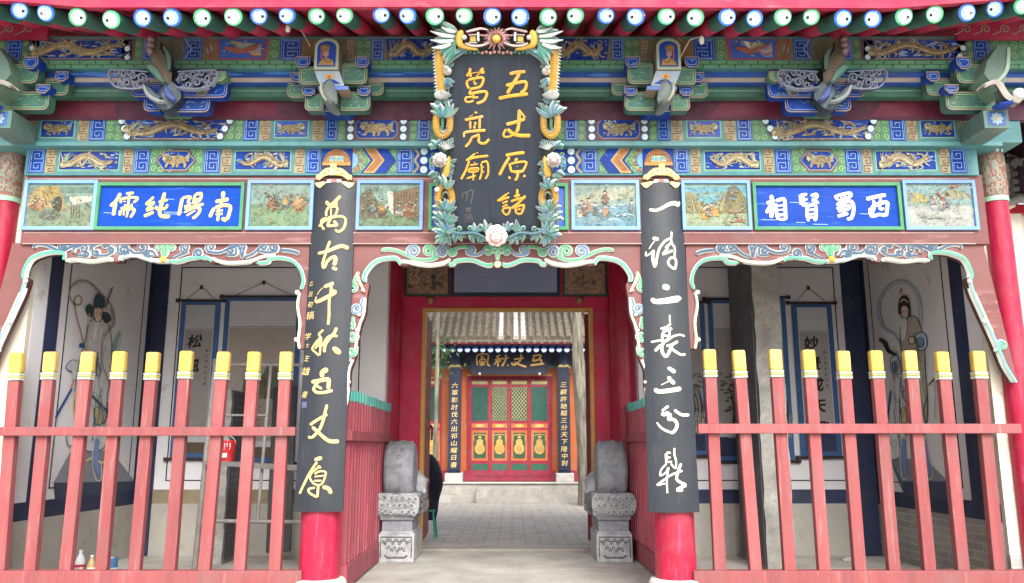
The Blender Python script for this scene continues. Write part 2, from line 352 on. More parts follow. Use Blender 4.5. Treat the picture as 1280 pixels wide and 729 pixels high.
CH = {
'wan': (390,240,12.15,"50|210,140 250,190 270,215;48|435,60 350,150 270,220;42|360,130 370,190 350,215;38|250,230 215,310 220,375;34|250,235 340,225 385,245 375,310 340,370 240,390;26|290,250 290,390;36|100,525 150,470 220,430 330,385 440,370 500,400 505,470 470,560 400,605 355,570;34|230,400 150,420 140,500 185,575;42|290,400 240,510 300,515 390,515;46|330,440 370,490 390,520"),
'gu': (382,296,12.15,"40-55-60|180,250 330,225 480,160 560,140 650,170;40|375,65 330,180 270,370 250,430;44|250,430 285,490;45|285,480 330,380 400,320 470,300;58|460,300 450,380 430,440;50|400,470 480,500"),
'qian': (376,346,12.15,"62-44|505,95 420,130 350,160;12|340,165 290,210 245,275;20|235,300 215,350 215,385;48-58-55|215,385 300,360 420,300 540,230;40|460,130 460,220 435,350 430,500 430,600 415,735;36|470,200 500,210 545,235"),
'qiu': (376,396,12.15,"34|345,200 265,270;32|265,270 310,330 300,440 290,590;32|300,320 220,400 160,490;30|160,490 230,550 280,595;34|290,350 215,490;40|250,440 330,430 400,330 470,290 560,295;46|545,165 500,260 430,340 370,440 360,545;50-85-70|485,465 540,510 600,560"),
'wu': (374,446,12.15,"80-60|440,190 350,240 360,320;58|180,385 330,360 440,345 450,400 440,500;46|330,340 250,430 220,500 280,545 400,540 510,510;36|240,430 350,490"),
'zhang': (374,500,12.15,"44|425,70 390,210 370,300 310,450 190,580;40|190,580 130,560;44|160,380 300,290 430,220;46-60|195,410 290,490 400,590 480,630 600,630"),
'yuan': (366,564,12.15,"56|330,140 390,115 450,105;38|370,165 270,310 190,450 90,650;42|380,225 430,260;30|390,250 290,330 260,410 330,500 440,500 500,350 480,310 400,310 330,350;24|330,390 480,370;28|320,450 440,450;38|390,500 375,700;34|340,555 240,580 260,640 370,700;58|450,545 540,570 580,650"),
'yi': (798,236,12.15,"50-45-60-80|165,310 250,330 330,310 460,240 560,215 630,250;20|630,180 635,230"),
'shi': (800,286,12.15,"55|190,140 285,165;16|225,185 180,240 140,305;24|100,340 95,400 150,380 210,320;44|210,320 195,450 230,590;34|240,560 265,400 300,290 380,190 480,140;32|480,45 475,200 530,300 520,450;34|490,200 390,290 420,300 345,390 500,330;36|430,480 430,540 500,600 540,590 545,470 480,440 430,480"),
'er': (804,338,12.15,"85|290,240 350,260 400,270;60-80-100-90|130,420 180,470 300,470 430,450 540,430 570,450"),
'biao': (804,388,12.15,"26|400,70 405,190;36|260,280 350,260 420,200;40|440,280 400,290 310,330 290,400 300,470;34|400,280 390,400 330,480;30|120,480 250,460 330,480 450,400 560,370 640,390;30|300,380 420,400;46|270,520 180,620;46|320,470 280,560 300,660 350,700 400,620 440,540;40|530,470 420,530 350,540;38|400,560 480,620 570,670 650,665"),
'san': (808,442,12.15,"50-64|320,215 390,255 440,290;60|325,350 370,410 430,460;14|220,480 300,440 340,420;60-70|130,530 180,575 300,570 430,550 530,530"),
'fen': (810,496,12.15,"40|310,140 210,220;60|210,240 240,270 320,240;60|320,250 330,300 290,340;50|290,345 390,350 440,420 410,510 340,560;40-26|340,545 240,500 180,450 135,390;44|395,200 480,260 540,280 635,275"),
'ding': (812,560,12.15,"40|250,80 255,230;34|255,75 320,75;26|260,150 320,145;28|260,215 340,210;26|260,240 180,330 165,420 240,380 285,300 270,400 260,500 270,690;30|110,570 200,500 330,410 500,345;28|320,240 390,310 400,200 375,100 375,0;40|480,235 440,340 410,470 480,530 560,560;48|560,570 480,600 420,640 510,640;24|120,570 240,540"),
'pwu': (615,76,12.15,"55|265,200 380,175 510,165;55|420,190 330,340 230,500;50|210,380 330,345 500,320 520,380 490,450 430,490;55|100,575 250,540 400,520 550,505"),
'pzhang': (617,130,12.15,"55|390,85 385,250 370,380 340,430;36|400,110 480,210;55|190,310 320,280 480,225;34|380,400 260,490 170,500 150,460 190,380;55-60|210,380 290,450 400,480 560,480"),
'pyuan': (613,176,12.15,"50|230,225 380,195 520,180;46|290,250 210,380 135,525;44|410,265 370,310;40|290,340 310,440 340,480;38|310,350 430,325 540,325 530,390 480,480;48|340,475 490,465;55|400,385 405,395;44|420,480 405,560 370,605;48|300,545 280,580;48|500,525 530,550"),
'pzhu': (610,226,12.15,"40|300,175 310,200;34|290,200 140,310;38|150,310 240,275 325,250;34|215,345 300,310;34|215,400 300,360;36|215,430 245,510;34|220,430 330,410 310,500 250,515;42|445,125 440,260;36|390,240 490,215;42|345,315 450,280 570,255;42|570,225 460,340 355,420;38|410,400 430,500;38|420,400 540,370 530,440 500,500 430,500;28|440,440 500,430"),
'pge': (568,76,12.15,"46|240,110 230,180 185,240;40|240,180 250,250;50|440,110 400,170 460,175;16|260,190 380,175;20|380,190 330,250;40|200,290 190,360 225,430;42|210,290 330,265 430,260 430,330 380,400 240,430;30|300,300 310,360 340,340;34|250,440 220,510;46|225,510 350,480 470,470 490,520 440,610 335,650;34|300,520 280,560 365,555;34|270,550 180,560 170,610 220,630 295,605"),
'pliang': (566,130,12.15,"60|350,115 350,150;14|310,160 250,200;46|180,245 300,220 465,190;36|265,260 265,380;40|410,220 405,380;28|320,290 350,290 320,360 350,360;36|170,510 175,440 210,430;48|190,430 340,410 500,400;40|280,510 410,465;40|290,510 250,590 190,655;42|400,480 395,570 440,600 500,590 555,530"),
'pmiao': (566,178,12.15,"55|370,150 370,170;30|340,170 200,280;40|200,275 330,230 540,205;36|250,280 200,420 125,565;28|330,300 330,320;26|260,350 380,330;28|240,400 250,450 370,440 380,390 245,400;22|250,420 370,415;30|210,550 350,505;28|310,440 310,580;30|430,320 440,450 405,570;32|430,310 510,290 535,350 535,480 490,560;24|450,380 475,375;24|450,450 480,445"),
'ru': (128,230,13.02,"60|280,150 220,280 130,365;60|215,300 195,520;45|370,160 500,150;40|430,160 420,380;42|300,320 310,250 450,225 560,230 550,270 500,310;24|340,290 380,290;24|350,350 400,345;34|460,340 500,340;42|300,400 500,370;46|300,430 300,520;32|365,420 360,520;34|430,420 410,550;44|320,430 510,410 520,470 470,550"),
'chun': (128,230,13.02,"44|830,210 700,340;44|720,350 850,290;44|850,300 720,430;44|720,440 850,390;55|690,530 850,460;60|1000,140 960,350 940,450 970,520 1050,535 1120,530;46|910,300 1060,260;46|890,420 1030,400 1060,330;48|880,360 890,430"),
'yang': (212,230,13.02,"55|200,230 165,520;48|200,230 330,215 300,290 330,340 240,380;50|400,180 390,340;50|400,180 500,160 490,260 400,320;28|400,250 480,240;48|250,420 400,370 560,330;50|390,380 500,410 470,500 390,570;32|400,400 250,470;32|430,430 290,520"),
'nan': (212,230,13.02,"65|860,120 860,230;60|740,290 960,250;44|850,280 830,350;58|730,390 690,480 670,550;56|740,390 880,350 990,370 980,480 950,590;64|860,560 950,600;36|760,450 880,430;36|760,500 880,490;46|810,400 800,610"),
'xiang': (950,230,13.02,"66|190,180 200,330 165,560;56|100,320 250,270;58|170,350 90,480;44|200,380 240,360;58|260,320 260,500 290,590;58|260,280 370,250 405,290 400,590;30|290,360 380,350;30|290,430 380,420;44|280,510 400,500;44|290,580 400,580"),
'xian': (950,230,13.02,"56|670,170 670,350;42|670,180 780,170;38|700,260 780,250;40|680,360 780,330;30|720,200 720,320;48|830,200 930,170 930,220 850,300;46|850,240 960,320;52|760,360 750,560;52|760,370 900,350 890,590;34|770,430 880,420;34|770,500 880,490;36|760,550 890,540;60|780,570 740,600;60|860,560 900,600"),
'shu': (1034,230,13.02,"50|130,190 180,270;48|150,200 380,150 380,210 200,270;30|230,190 240,250;30|290,180 300,240;52|240,270 150,360;58|190,340 340,280 420,330 410,480 350,590;50|300,560 350,590;46|140,410 340,350 340,410 160,450;36|240,340 250,490;52|150,530 330,480"),
'xi': (1034,230,13.02,"60|640,250 800,210 970,180;48|760,260 760,380 720,480;46|880,230 850,400 920,400;58|700,390 690,480 720,550;58|710,390 800,340 970,300 970,400 940,530;52|720,540 830,500 940,520"),
'hfeng': (586,434,12.08,"22|130,275 130,125 290,115 280,230 300,280 320,270;20|170,150 230,140;18|165,190 240,180 235,230 170,240 165,190;18|200,150 200,270;18|160,275 250,260"),
'hqiu': (586,434,12.08,"20|480,115 410,150;20|390,195 500,170;24|440,140 440,295;20|440,190 380,270;20|450,190 490,220;24|560,110 550,200 500,290;20|520,160 510,190;20|600,150 580,180;26|590,265 590,285"),
'hzhang': (586,434,12.08,"26|790,105 780,190 700,265 660,260 650,230;24|680,185 830,165;26|690,230 780,270 870,300"),
'hwu': (586,434,12.08,"24|965,135 1080,120 1060,180 970,210;24|990,145 970,210 1090,190 1090,250;26|930,275 1140,250"),
}
def brush(mb, c, key, mat, **k):
    x0, y0, sc, ln = CH[key]; strokes(mb, c, x0, y0, sc, ln, mat, **k)
# ================================================================== ground
rnd = random.Random(5)
m, n, p = nodes('bare_ground'); o_ = mixc(n, ramp(n, noise(n, .6, 8), .3, .7), hexc('b5b1a8'), hexc('c6c2b8')); n.links.new(o_, p.inputs['Base Color']); p.inputs['Roughness'].default_value = .9
GROUNDM = m
g = MB(); g.add([(-300, -60, -.06), (300, -60, -.06), (300, 400, -.06), (-300, 400, -.06)], [(0, 1, 2, 3)], GROUNDM); struct(g.build('ground'))
FLOORM = stone('b9b5ad', '8f8b83', 1.6, .35, .85, 22)
g = MB(); g.box(-9, 9, 6.2, 12.2, -.3, 0, FLOORM); struct(g.build('terrace_floor'))
PAVE = brickmat('courtyard_brick', 'a9a6a0', 'b8b4ad', '86827b', .42, .2, .012, 'XY', .45)
g = MB(); g.box(-12, 12, 12.2, 22.6, -.3, -.012, PAVE); struct(g.build('courtyard_paving'))

# ================================================================== painted ornament
def key_blue(mb, c, u0, u1, v0, v1, base=None, line=None, lw=1.25, off=.004):
    base = base or BLUE; line = line or LBLUE
    mb.rect(c, u0, v0, u1, v1, base, off)
    W = u1-u0; H = v1-v0; i = .07
    mb.ribbon(c, [(u0+W*i, v0+H*.04), (u1-W*i, v0+H*.04), (u1-W*i, v1-H*.04), (u0+W*i, v1-H*.04)], lw*.8, line, off+.002, closed=True, sm=False)
    for k in (0, 1):
        a = v0+H*(.08+.45*k); h = H*.41
        S = [(.18, 1), (.18, .05), (.84, .05), (.84, .86), (.36, .86), (.36, .34), (.64, .34), (.64, .6)]
        if k: S = [(x, 1-y) for x, y in S]
        mb.ribbon(c, [(u0+W*x, a+h*y) for x, y in S], lw, line, off+.003, sm=False, rnd=False)
def key_tan(mb, c, u0, u1, v0, v1, off=.004, base=None, line=None):
    mb.rect(c, u0, v0, u1, v1, base or TAN, off); W = u1-u0; H = v1-v0
    k = max(2, round(H/11)); h = H/k
    for i in range(k):
        a = v0+h*i
        S = [(.1, .1), (.88, .1), (.88, .82), (.35, .82), (.35, .45), (.62, .45)]
        if i % 2: S = [(1-x, y) for x, y in S]
        mb.ribbon(c, [(u0+W*x, a+h*y) for x, y in S], 1.1, line or DTAN, off+.003, sm=False, rnd=False)
def green_scroll(mb, c, u0, u1, v0, v1, off=.004, base=None):
    mb.rect(c, u0, v0, u1, v1, base or GRN, off); W = u1-u0; H = v1-v0
    nx = max(1, round(W/10)); ny = max(2, round(H/11))
    for i in range(nx):
        for j in range(ny):
            cx = u0+W*(i+.5)/nx; cy = v0+H*(j+.5)/ny
            mb.ribbon(c, spiral(cx, cy, min(W/nx, H/ny)*.43, rnd.choice((0, pi, pi/2)), 1.3, rnd.choice((-1, 1)), 10), 1.0, LGRN, off+.003, sub=3)
def pearl(mb, c, u, v, r=4.4, off=.008):
    mb.ell(c, u, v, r*1.2, r*1.2, NAVY, off, n=16); mb.ell(c, u, v, r, r, C('a9cfe0'), off+.002, n=16); mb.ell(c, u-r*.1, v-r*.1, r*.6, r*.6, C('dcebea'), off+.004); mb.ell(c, u, v, r*.16, r*.16, C('8a3340'), off+.006, n=8)
GOLDS = ['877658', '7d7054', '91805c', '74694f', '867a5e']
def beast(mb, c, u0, v0, u1, v1, kind=0, off=.010, flip=False):
    """an animal painted on a panel: kind 0 dragon, 1 lion-like walker, 2 bird"""
    W = u1-u0; H = v1-v0
    X = lambda x: (u1-W*x) if flip else (u0+W*x)
    Yv = lambda y: v0+H*y
    m1 = C(rnd.choice(GOLDS), .6, .3, 22); m2 = C('a89a76'); m3 = C('6d8a6c'); m4 = C('6d5448'); m5 = C('8a8f7c')
    for _ in range(int(W*H/55)+4):       # clouds and tufts
        x, y = rnd.random(), rnd.random()
        mb.ribbon(c, [(X(x), Yv(.08+.84*y)), (X(min(1, x+.03)), Yv(.05+.84*y)), (X(min(1, x+.07)), Yv(.08+.84*y))], [rnd.uniform(.8, 2.2), rnd.uniform(1, 2.4), .6], rnd.choice((m3, SKYB, C('7d5a5c'), m5, m2, C('4a6aa8'))), off-.005, sub=3)
    if kind == 0:
        ph = rnd.uniform(0, 2); fq = rnd.uniform(8, 10)
        P = [(X(.08+.84*t), Yv(.5+.24*sin(t*fq+ph)*(1-.2*t))) for t in [i/9 for i in range(10)]]
        mb.ribbon(c, P, [H*.34, H*.46, H*.42, H*.36, H*.16], m4, off); mb.ribbon(c, P, [H*.26, H*.36, H*.33, H*.27, H*.08], m1, off+.003)
        mb.ribbon(c, [(a, b+H*.07) for a, b in P], [H*.06, H*.12, H*.1, .5], m2, off+.006)
        for k in range(int(W/1.6)):      # scales and fins
            t = rnd.random(); i = min(int(t*9), 8); f = t*9-i; x = P[i][0]+(P[i+1][0]-P[i][0])*f; y = P[i][1]+(P[i+1][1]-P[i][1])*f
            mb.ribbon(c, [(x-1.2, y+rnd.uniform(-H*.16, H*.16)), (x+1.2, y+rnd.uniform(-H*.16, H*.16))], .7, rnd.choice((m4, C('8a6c44'), m5)), off+.008, rnd=False)
            if k % 3 == 0: s = rnd.choice((-1, 1)); mb.ribbon(c, [(x, y+s*H*.15), (x+rnd.uniform(-4, 4), y+s*H*.3), (x+rnd.uniform(-7, 7), y+s*H*.42)], [2.4, 1.6, .5], rnd.choice((m1, m3, m2, m5)), off+.001, sub=3)
        hx, hy = P[0]
        mb.ell(c, hx, hy, max(5, W*.06), H*.24, m1, off+.007); mb.ell(c, hx-(W*.03 if not flip else -W*.03), hy+H*.06, W*.03, H*.1, m2, off+.009); mb.ell(c, hx, hy-H*.06, 1, 1, INK, off+.010, 0, 8)
        for a in range(11): mb.ribbon(c, [(hx, hy), (X(.01+.022*a), Yv(rnd.choice((.06, .1, .9, .94))))], [2, .5], rnd.choice((m2, m3, m5, m1)), off+.0065, sub=2)
        for lx in (.26, .44, .64, .82):
            s = rnd.choice((-1, 1)); mb.ribbon(c, [(X(lx), Yv(.5+.1*s)), (X(lx-.04), Yv(.5+.3*s)), (X(lx-.1), Yv(.5+.36*s))], [H*.18, H*.12, 1], m1, off+.004)
            for q in range(3): mb.ribbon(c, [(X(lx-.09), Yv(.5+.35*s)), (X(lx-.12-.01*q), Yv(.5+(.28+.06*q)*s))], [1.2, .4], m2, off+.005)
    elif kind == 1:
        mb.ribbon(c, [(X(.2), Yv(.42)), (X(.4), Yv(.5)), (X(.62), Yv(.45)), (X(.78), Yv(.4))], [H*.4, H*.5, H*.44, H*.36], m1, off)
        mb.ell(c, X(.18), Yv(.36), W*.12, H*.24, m1, off+.003); mb.ell(c, X(.13), Yv(.42), W*.06, H*.12, m2, off+.006); mb.ell(c, X(.17), Yv(.32), .9, .9, INK, off+.008, 0, 8)
        for q in range(9): a = q*.7; mb.ribbon(c, [(X(.24), Yv(.36)), (X(.24)+W*.12*cos(a), Yv(.36)+H*.28*sin(a))], [2.4, .7], rnd.choice((m4, m3, m5)), off+.0035)
        for lx, d in ((.28, -.06), (.4, .05), (.62, -.04), (.76, .07)):
            mb.ribbon(c, [(X(lx), Yv(.55)), (X(lx+d), Yv(.76)), (X(lx+d-.03), Yv(.92))], [H*.22, H*.13, H*.1], m1, off+.002)
        for q in range(4): mb.ribbon(c, [(X(.8), Yv(.42)), (X(.9), Yv(.25+.1*q)), (X(.96), Yv(.1+.14*q))], [H*.14, H*.1, 1], rnd.choice((m1, m3, m5)), off+.002)
        for k in range(22): a = rnd.uniform(.15, .82); b_ = rnd.uniform(.28, .62); mb.ribbon(c, [(X(a), Yv(b_)), (X(a+.08), Yv(b_+rnd.uniform(-.12, .12)))], [1.2, .5], rnd.choice((m2, m4, m3, C('8a6c44'))), off+.008)
    else:
        mb.ribbon(c, [(X(.1), Yv(.45)), (X(.4), Yv(.6)), (X(.7), Yv(.5)), (X(.95), Yv(.2))], [H*.1, H*.34, H*.24, H*.05], C('8f5a4a'), off)
        for k in range(13):
            mb.ribbon(c, [(X(.45), Yv(.5)), (X(.28+.04*k), Yv(.25)), (X(.22+.045*k), Yv(.06+.02*k))], [1.5, 2.8, 1], rnd.choice((WHITE, LBLUE, m3, m2, m5)), off+.003)
            mb.ribbon(c, [(X(.6), Yv(.55)), (X(.75), Yv(.6+.025*k)), (X(.94), Yv(.25+.055*k))], [1.5, 2.2, .8], rnd.choice((C('8f5a4a'), m2, SKYB, m3)), off+.004)
def frame_panel(mb, c, u0, u1, v0, v1, kind=0, off=.004, base=None, flip=False, edge=None):
    mb.rect(c, u0, v0, u1, v1, TEAL, off); mb.rect(c, u0+3, v0+3, u1-3, v1-3, edge or LGRN, off+.002); mb.rect(c, u0+4.2, v0+4.2, u1-4.2, v1-4.2, base or BLUE, off+.004)
    beast(mb, c, u0+5, v0+4.6, u1-5, v1-4.6, kind, off+.012, flip)
def cartouche(mb, c, pts, inset, kind, off=.004, flip=False):
    mb.poly(c, pts, PURP, off); cx = sum(a for a, b in pts)/len(pts); cy = sum(b for a, b in pts)/len(pts)
    us = [a for a, b in pts]; vs_ = [b for a, b in pts]; W = max(us)-min(us); H = max(vs_)-min(vs_)
    f = lambda i: [(cx+(a-cx)*(1-2*i/W), cy+(b-cy)*(1-2*i/H)) for a, b in pts]
    mb.poly(c, f(inset*.6), TAN, off+.002); mb.poly(c, f(inset), BLUE, off+.004)
    beast(mb, c, min(us)+inset*2.2, min(vs_)+inset, max(us)-inset*2.2, max(vs_)-inset, kind, off+.012, flip)

# ================================================================== the gate hall
gate = thing('gate_hall', 'painted wooden temple gate hall with red columns, blue green beams and an open centre doorway', 'temple gate')
XL, XR = -5.9, 5.9
def beam(name, Y, v0, v1, depth, mat, u0=None, u1=None, parent=None, label=None):
    b = MB(); x0 = XL if u0 is None else xat(u0, (v0+v1)/2, Y); x1 = XR if u1 is None else xat(u1, (v0+v1)/2, Y)
    b.box(x0, x1, Y, Y+depth, zat(v1, Y), zat(v0, Y), mat); return b
Y1 = 8.02
# --- lintel (brown) and the row of panels
b = beam('lintel', Y1, 219, 305, .22, BROWN, 30, 1232)
cl = Cv(Y1, 262)
for v in (223, 290.5, 304): b.rect(cl, 33, v, 1215, v+1.3, C('a98884'), .003)
lintel = b.build('lintel', gate)
# --- main tie beam 183-219
b = beam('tie_beam', Y1-.03, 183.5, 219, .3, TEAL, 32, 1222)
c = Cv(Y1-.03, 201)
for fl in (False, True):
    cc = Flip(c) if fl else c
    A, B = 185.5, 216.5
    key_blue(b, cc, 36, 56, A, B); key_tan(b, cc, 57.5, 70, A, B); frame_panel(b, cc, 71, 153, A, B, 0, flip=fl)
    key_tan(b, cc, 154.5, 166, A, B); key_blue(b, cc, 168, 187, A, B)
    green_scroll(b, cc, 188.5, 254, A, B)
    cartouche(b, cc, [(195, 201), (205, 187), (235, 187), (246, 201), (235, 215.5), (205, 215.5)], 3, 1, .009, fl)
    key_blue(b, cc, 255.5, 275, A, B); key_tan(b, cc, 277, 289.5, A, B); frame_panel(b, cc, 290.5, 367, A, B, 0, flip=not fl)
    key_tan(b, cc, 368.5, 381, A, B); key_blue(b, cc, 383, 400, A, B)
    green_scroll(b, cc, 401, 496, A, B)
    for q in range(9):               # half rosette beside the column head
        a = -pi/2+pi*q/8; b.ell(cc, 441+11*cos(a), 201+13*sin(a), 2.6, 1.7, rnd.choice((C('8f4a4c'), TAN)), .010, a, 8)
    b.ell(cc, 441, 201, 7, 9, SKYB, .011)
    for dx, mt in ((0, BLUE), (3, C('b98a4e')), (17, BLUE)):
        b.poly(cc, [(452+dx, A), (468+dx*.9, A), (480+dx*.9, 201), (468+dx*.9, B), (452+dx, B), (464+dx, 201)], mt, .011+dx*.0002)
    for q in range(5): b.ribbon(cc, [(458+q*2, A+2), (470+q*2, 201), (458+q*2, B-2)], .7, C('8a5c33'), .017, sm=False)
    key_blue(b, cc, 496.5, 515.5, A, B)
    b.rect(cc, 517, A, 622, B, BLUE, .004); b.ribbon(cc, [(517, A), (523, 193), (519, 201), (523, 209), (517, B)], 3, TAN, .007)
    for v in (189.5, 201, 212.5): pearl(b, cc, 530, v, 4.6)
    for q in range(5): b.ribbon(cc, curl([(548, 210-q*4), (540, 200)], 541, 194+q*4, 4, -1, 1), 2, rnd.choice((GRN, LGRN, SKYB)), .010)
    # column head: orange cloud face
    b.rect(cc, 402, 184.5, 441, 218, BLUE, .014); b.rect(cc, 403.5, 204, 439.5, 218, NAVY, .016)
    for q, (r, mt) in enumerate(((16.5, '96693a'), (14, 'b98444'), (11.5, '9a6536'), (9, 'bd8e4c'))):
        b.poly(cc, [(421.5+r*1.05*cos(a), 206+r*1.15*sin(a)) for a in [pi+pi*k/14 for k in range(15)]], C(mt), .018+q*.002)
    b.rect(cc, 404, 204, 439, 208, C('b58142'), .027); b.rect(cc, 412, 196.5, 431, 202.5, C('8fb0a6'), .028)
    for q in range(4): b.ribbon(cc, spiral(414.5+q*4.7, 199.5, 2.4, q*1.5, 1.2, 1 if q % 2 else -1, 8), .7, C('4a6a78'), .030, sub=3)
    for q in range(3): b.ribbon(cc, [(406+q*2.5, 204), (408.5+q*2.4, 196-q*.6), (421.5, 190.5+q*1.8), (434.5-q*2.4, 196-q*.6), (437-q*2.5, 204)], .8, C('8a5a32'), .0285)
b.build('tie_beam', gate)
# --- plate beam 146-178 standing a little forward, with a teal lip under it
Yp = 7.9
b = beam('plate_beam', Yp, 146, 178, .34, TEAL, -12, 1276)
c = Cv(Yp, 162)
for fl in (False, True):
    cc = Flip(c) if fl else c
    A, B = 147.5, 176
    key_blue(b, cc, 8, 32, 160, B); key_tan(b, cc, 34, 46, A, B); frame_panel(b, cc, 48, 97, A, B, 1, flip=fl)
    key_tan(b, cc, 98, 111, A, B); key_blue(b, cc, 112.5, 132, A, B); green_scroll(b, cc, 133, 304, A, B)
    cartouche(b, cc, [(147, A), (289, A), (273, B), (160, B)], 2.5, 0, .009, fl)
    for s, t in ((150, 162.5), (290, 273.5)):
        b.poly(cc, [(s-5, A), (s+5, A), (t+5, B), (t-5, B)], PURP, .013)
        for k in range(3): pearl(b, cc, s+(t-s)*(.17+.33*k), 152+9.6*k, 4, .016)
    key_blue(b, cc, 305, 323, A, B); key_tan(b, cc, 325, 338.5, A, B); frame_panel(b, cc, 340, 389, A, B, 1, base=C('22469c'), flip=not fl)
    key_tan(b, cc, 391, 405, A, B); key_blue(b, cc, 406.5, 422, A, B, lw=1); green_scroll(b, cc, 423, 431.5, A, B)
    b.rect(cc, 432, A, 512, B, PURP, .004)
    cartouche(b, cc, [(448, A+1), (493, A+1), (498, 154), (498, 169), (493, B-1), (448, B-1), (443.5, 169), (443.5, 154)], 2, 1, .008, fl)
    for u in (438.5, 504.5):
        for k in range(3): pearl(b, cc, u, 152+9.8*k, 4.1, .010)
    green_scroll(b, cc, 513, 521, A, B); key_blue(b, cc, 522, 537.5, A, B); green_scroll(b, cc, 538, 622, A, B)
b.box(XL+.55, XR-.9, Yp-.012, Yp+.3, zat(182.6, Yp), zat(177.6, Yp), C('55888a'))
plate = b.build('plate_beam', gate)
# --- dark boards between the brackets
b = beam('x', 7.88, 100, 150, .08, DARKR); cc = Cv(7.88, 132)
for (u, s) in ((100, 1), (300, -1), (930, 1), (1130, -1)):
    b.poly(cc, [(u-45, 146), (u-20, 122), (u+40, 118), (u+48, 146)], C('5c1d33'), .003)
b.build('recess_board', gate)
# --- green and blue brace beams
b = beam('x', 7.76, 105, 121, .1, DGRN)
b.rect(Cv(7.76, 112), -40, 113, 1300, 114.5, C('6f8f85'), .003); b.build('green_brace_beam', gate)
b = beam('x', 7.67, 85.5, 104, .2, C('27488f', .55, .3, 3)); cc = Cv(7.67, 95)
b.rect(cc, -60, 97.5, 1330, 103, C('9a8f86'), .003); b.rect(cc, -60, 86.5, 1330, 88, SKYB, .003)
for k in range(26): u = rnd.uniform(0, 1250); b.ell(cc, u, rnd.uniform(90, 95), rnd.uniform(8, 26), rnd.uniform(1, 2.4), C('3f6fb5'), .0035+k*.0001)
b.build('blue_brace_beam', gate)
# --- eave purlin beam 48-86 with green brick strip below
Ye = 7.6
b = beam('x', Ye, 46, 86.5, .26, TEAL)
c = Cv(Ye, 62)
for fl in (False, True):
    cc = Flip(c) if fl else c
    A, B = 49, 75.5
    b.rect(cc, -60, A, 622, B, C('6c6a52'), .003); green_scroll(b, cc, -40, 5, A, B)
    key_blue(b, cc, 7, 28, A, B, lw=1.1); green_scroll(b, cc, 29, 36, A, B)
    cartouche(b, cc, [(34, A), (166, A), (168, B), (48, B)], 2, 0, .006, fl)
    b.poly(cc, [(34, A), (47, A), (53, B), (42, B)], PURP, .010); pearl(b, cc, 41, 61, 3.5, .013); pearl(b, cc, 46, 71.5, 3.5, .013)
    b.rect(cc, 153, A, 168, B, PURP, .010); pearl(b, cc, 160, 62, 3.5, .013); pearl(b, cc, 161, 72.5, 3.5, .013)
    green_scroll(b, cc, 169, 178, A, B); key_blue(b, cc, 179, 196, A, B)
    b.rect(cc, 196, A, 230, B, C('6e5f4c'), .005)
    for q in range(3): b.ribbon(cc, [(207+q*9, A), (212+q*9, 62), (207+q*9, B)], 2, rnd.choice((TEAL, GRN, C('8f4a4c'))), .008, sm=False)
    key_blue(b, cc, 231, 253, A, B, lw=1.2); b.ribbon(cc, [(231, A), (240, 62), (231, B)], 2.2, LBLUE, .011, sm=False)
    b.rect(cc, 255, A, 271, B, C('74603f'), .005); b.ribbon(cc, [(258, A), (266, B)], 3, C('8f3f4c'), .008); b.ell(cc, 262, 62, 4, 6, C('5c9a8c'), .008)
    b.poly(cc, [(270, A), (337, A), (333, B), (273, B)], C('8c4450'), .006); b.poly(cc, [(273, A+1), (333, A+1), (330, B-2), (276, B-2)], C('3b5aa6'), .008); beast(b, cc, 276, A+1, 331, B-2, 2, .016, fl)
    green_scroll(b, cc, 337, 349, A, B); key_blue(b, cc, 350, 377, A, B, lw=1.2); b.rect(cc, 378, A, 392, B, C('74603f'), .005)
    key_tan(b, cc, 434, 443, A, B); green_scroll(b, cc, 445, 464, A, B); key_blue(b, cc, 464, 480, A, B)
    b.poly(cc, [(482, A), (545, A), (545, B), (486, B)], BLUE, .006); beast(b, cc, 486, A+1, 545, B-1, 0, .014, fl)
    b.rect(cc, -40, 76.3, 622, 85.6, C('5e9470'), .004)
    for k in range(34):
        u = -36+k*19.6
        b.ribbon(cc, [(u, 76.5), (u+1.5, 80.6)], 1.1, C('1f3a30'), .006, sm=False); b.ribbon(cc, [(u+9, 81), (u+10.5, 85.3)], 1.1, C('1f3a30'), .006, sm=False)
    b.rect(cc, -40, 80.4, 622, 81.2, C('2c5a48'), .0065)
b.build('eave_beam', gate)

# --- bracket sets
def slab(mb, c, pts, off, th, fill, edge=None, ew=1.5):
    mb.poly(c, pts, fill, off, th, fill)
    mb.ribbon(c, pts, ew, edge or EDGE, off+.003, .004, closed=True, sm=False)
    cx = (max(p[0] for p in pts)+min(p[0] for p in pts))/2; cy = (max(p[1] for p in pts)+min(p[1] for p in pts))/2
    W = max(p[0] for p in pts)-min(p[0] for p in pts); H = max(p[1] for p in pts)-min(p[1] for p in pts)
    if W > 12 and H > 9: mb.ribbon(c, [(cx+(u-cx)*(1-5.4/W), cy+(v-cy)*(1-5.4/H)) for u, v in pts], .8, LBLUE if fill is BLUE else LGRN, off+.003, 0, closed=True, sm=False)
    for _ in range(int(W*H/90)): u = cx+rnd.uniform(-.36, .36)*W; v = cy+rnd.uniform(-.3, .3)*H; mb.ell(c, u, v, rnd.uniform(1, 4), rnd.uniform(.5, 1.2), rnd.choice((C('5f7c86'), C('6a7a6c'), C('3f5a7c'))), off+.0025+_*.0001, rnd.uniform(-.6, .6), 8)
def arm(u0, v0, u1, v1, r=4, left=False):
    P = [(u0, v0), (u1, v0), (u1, v1-r), (u1-r*.35, v1-r*.3), (u1-r*1.1, v1), (u0, v1)]
    if left: P = [(u0, v0), (u1, v0), (u1, v1), (u0+r*1.1, v1), (u0+r*.35, v1-r*.3), (u0, v1-r)]
    return P
cA, cB, cC_ = Cv(7.56, 90), Cv(7.66, 112), Cv(7.8, 135)
W_ = lambda cc, fl: Flip(cc) if fl else cc
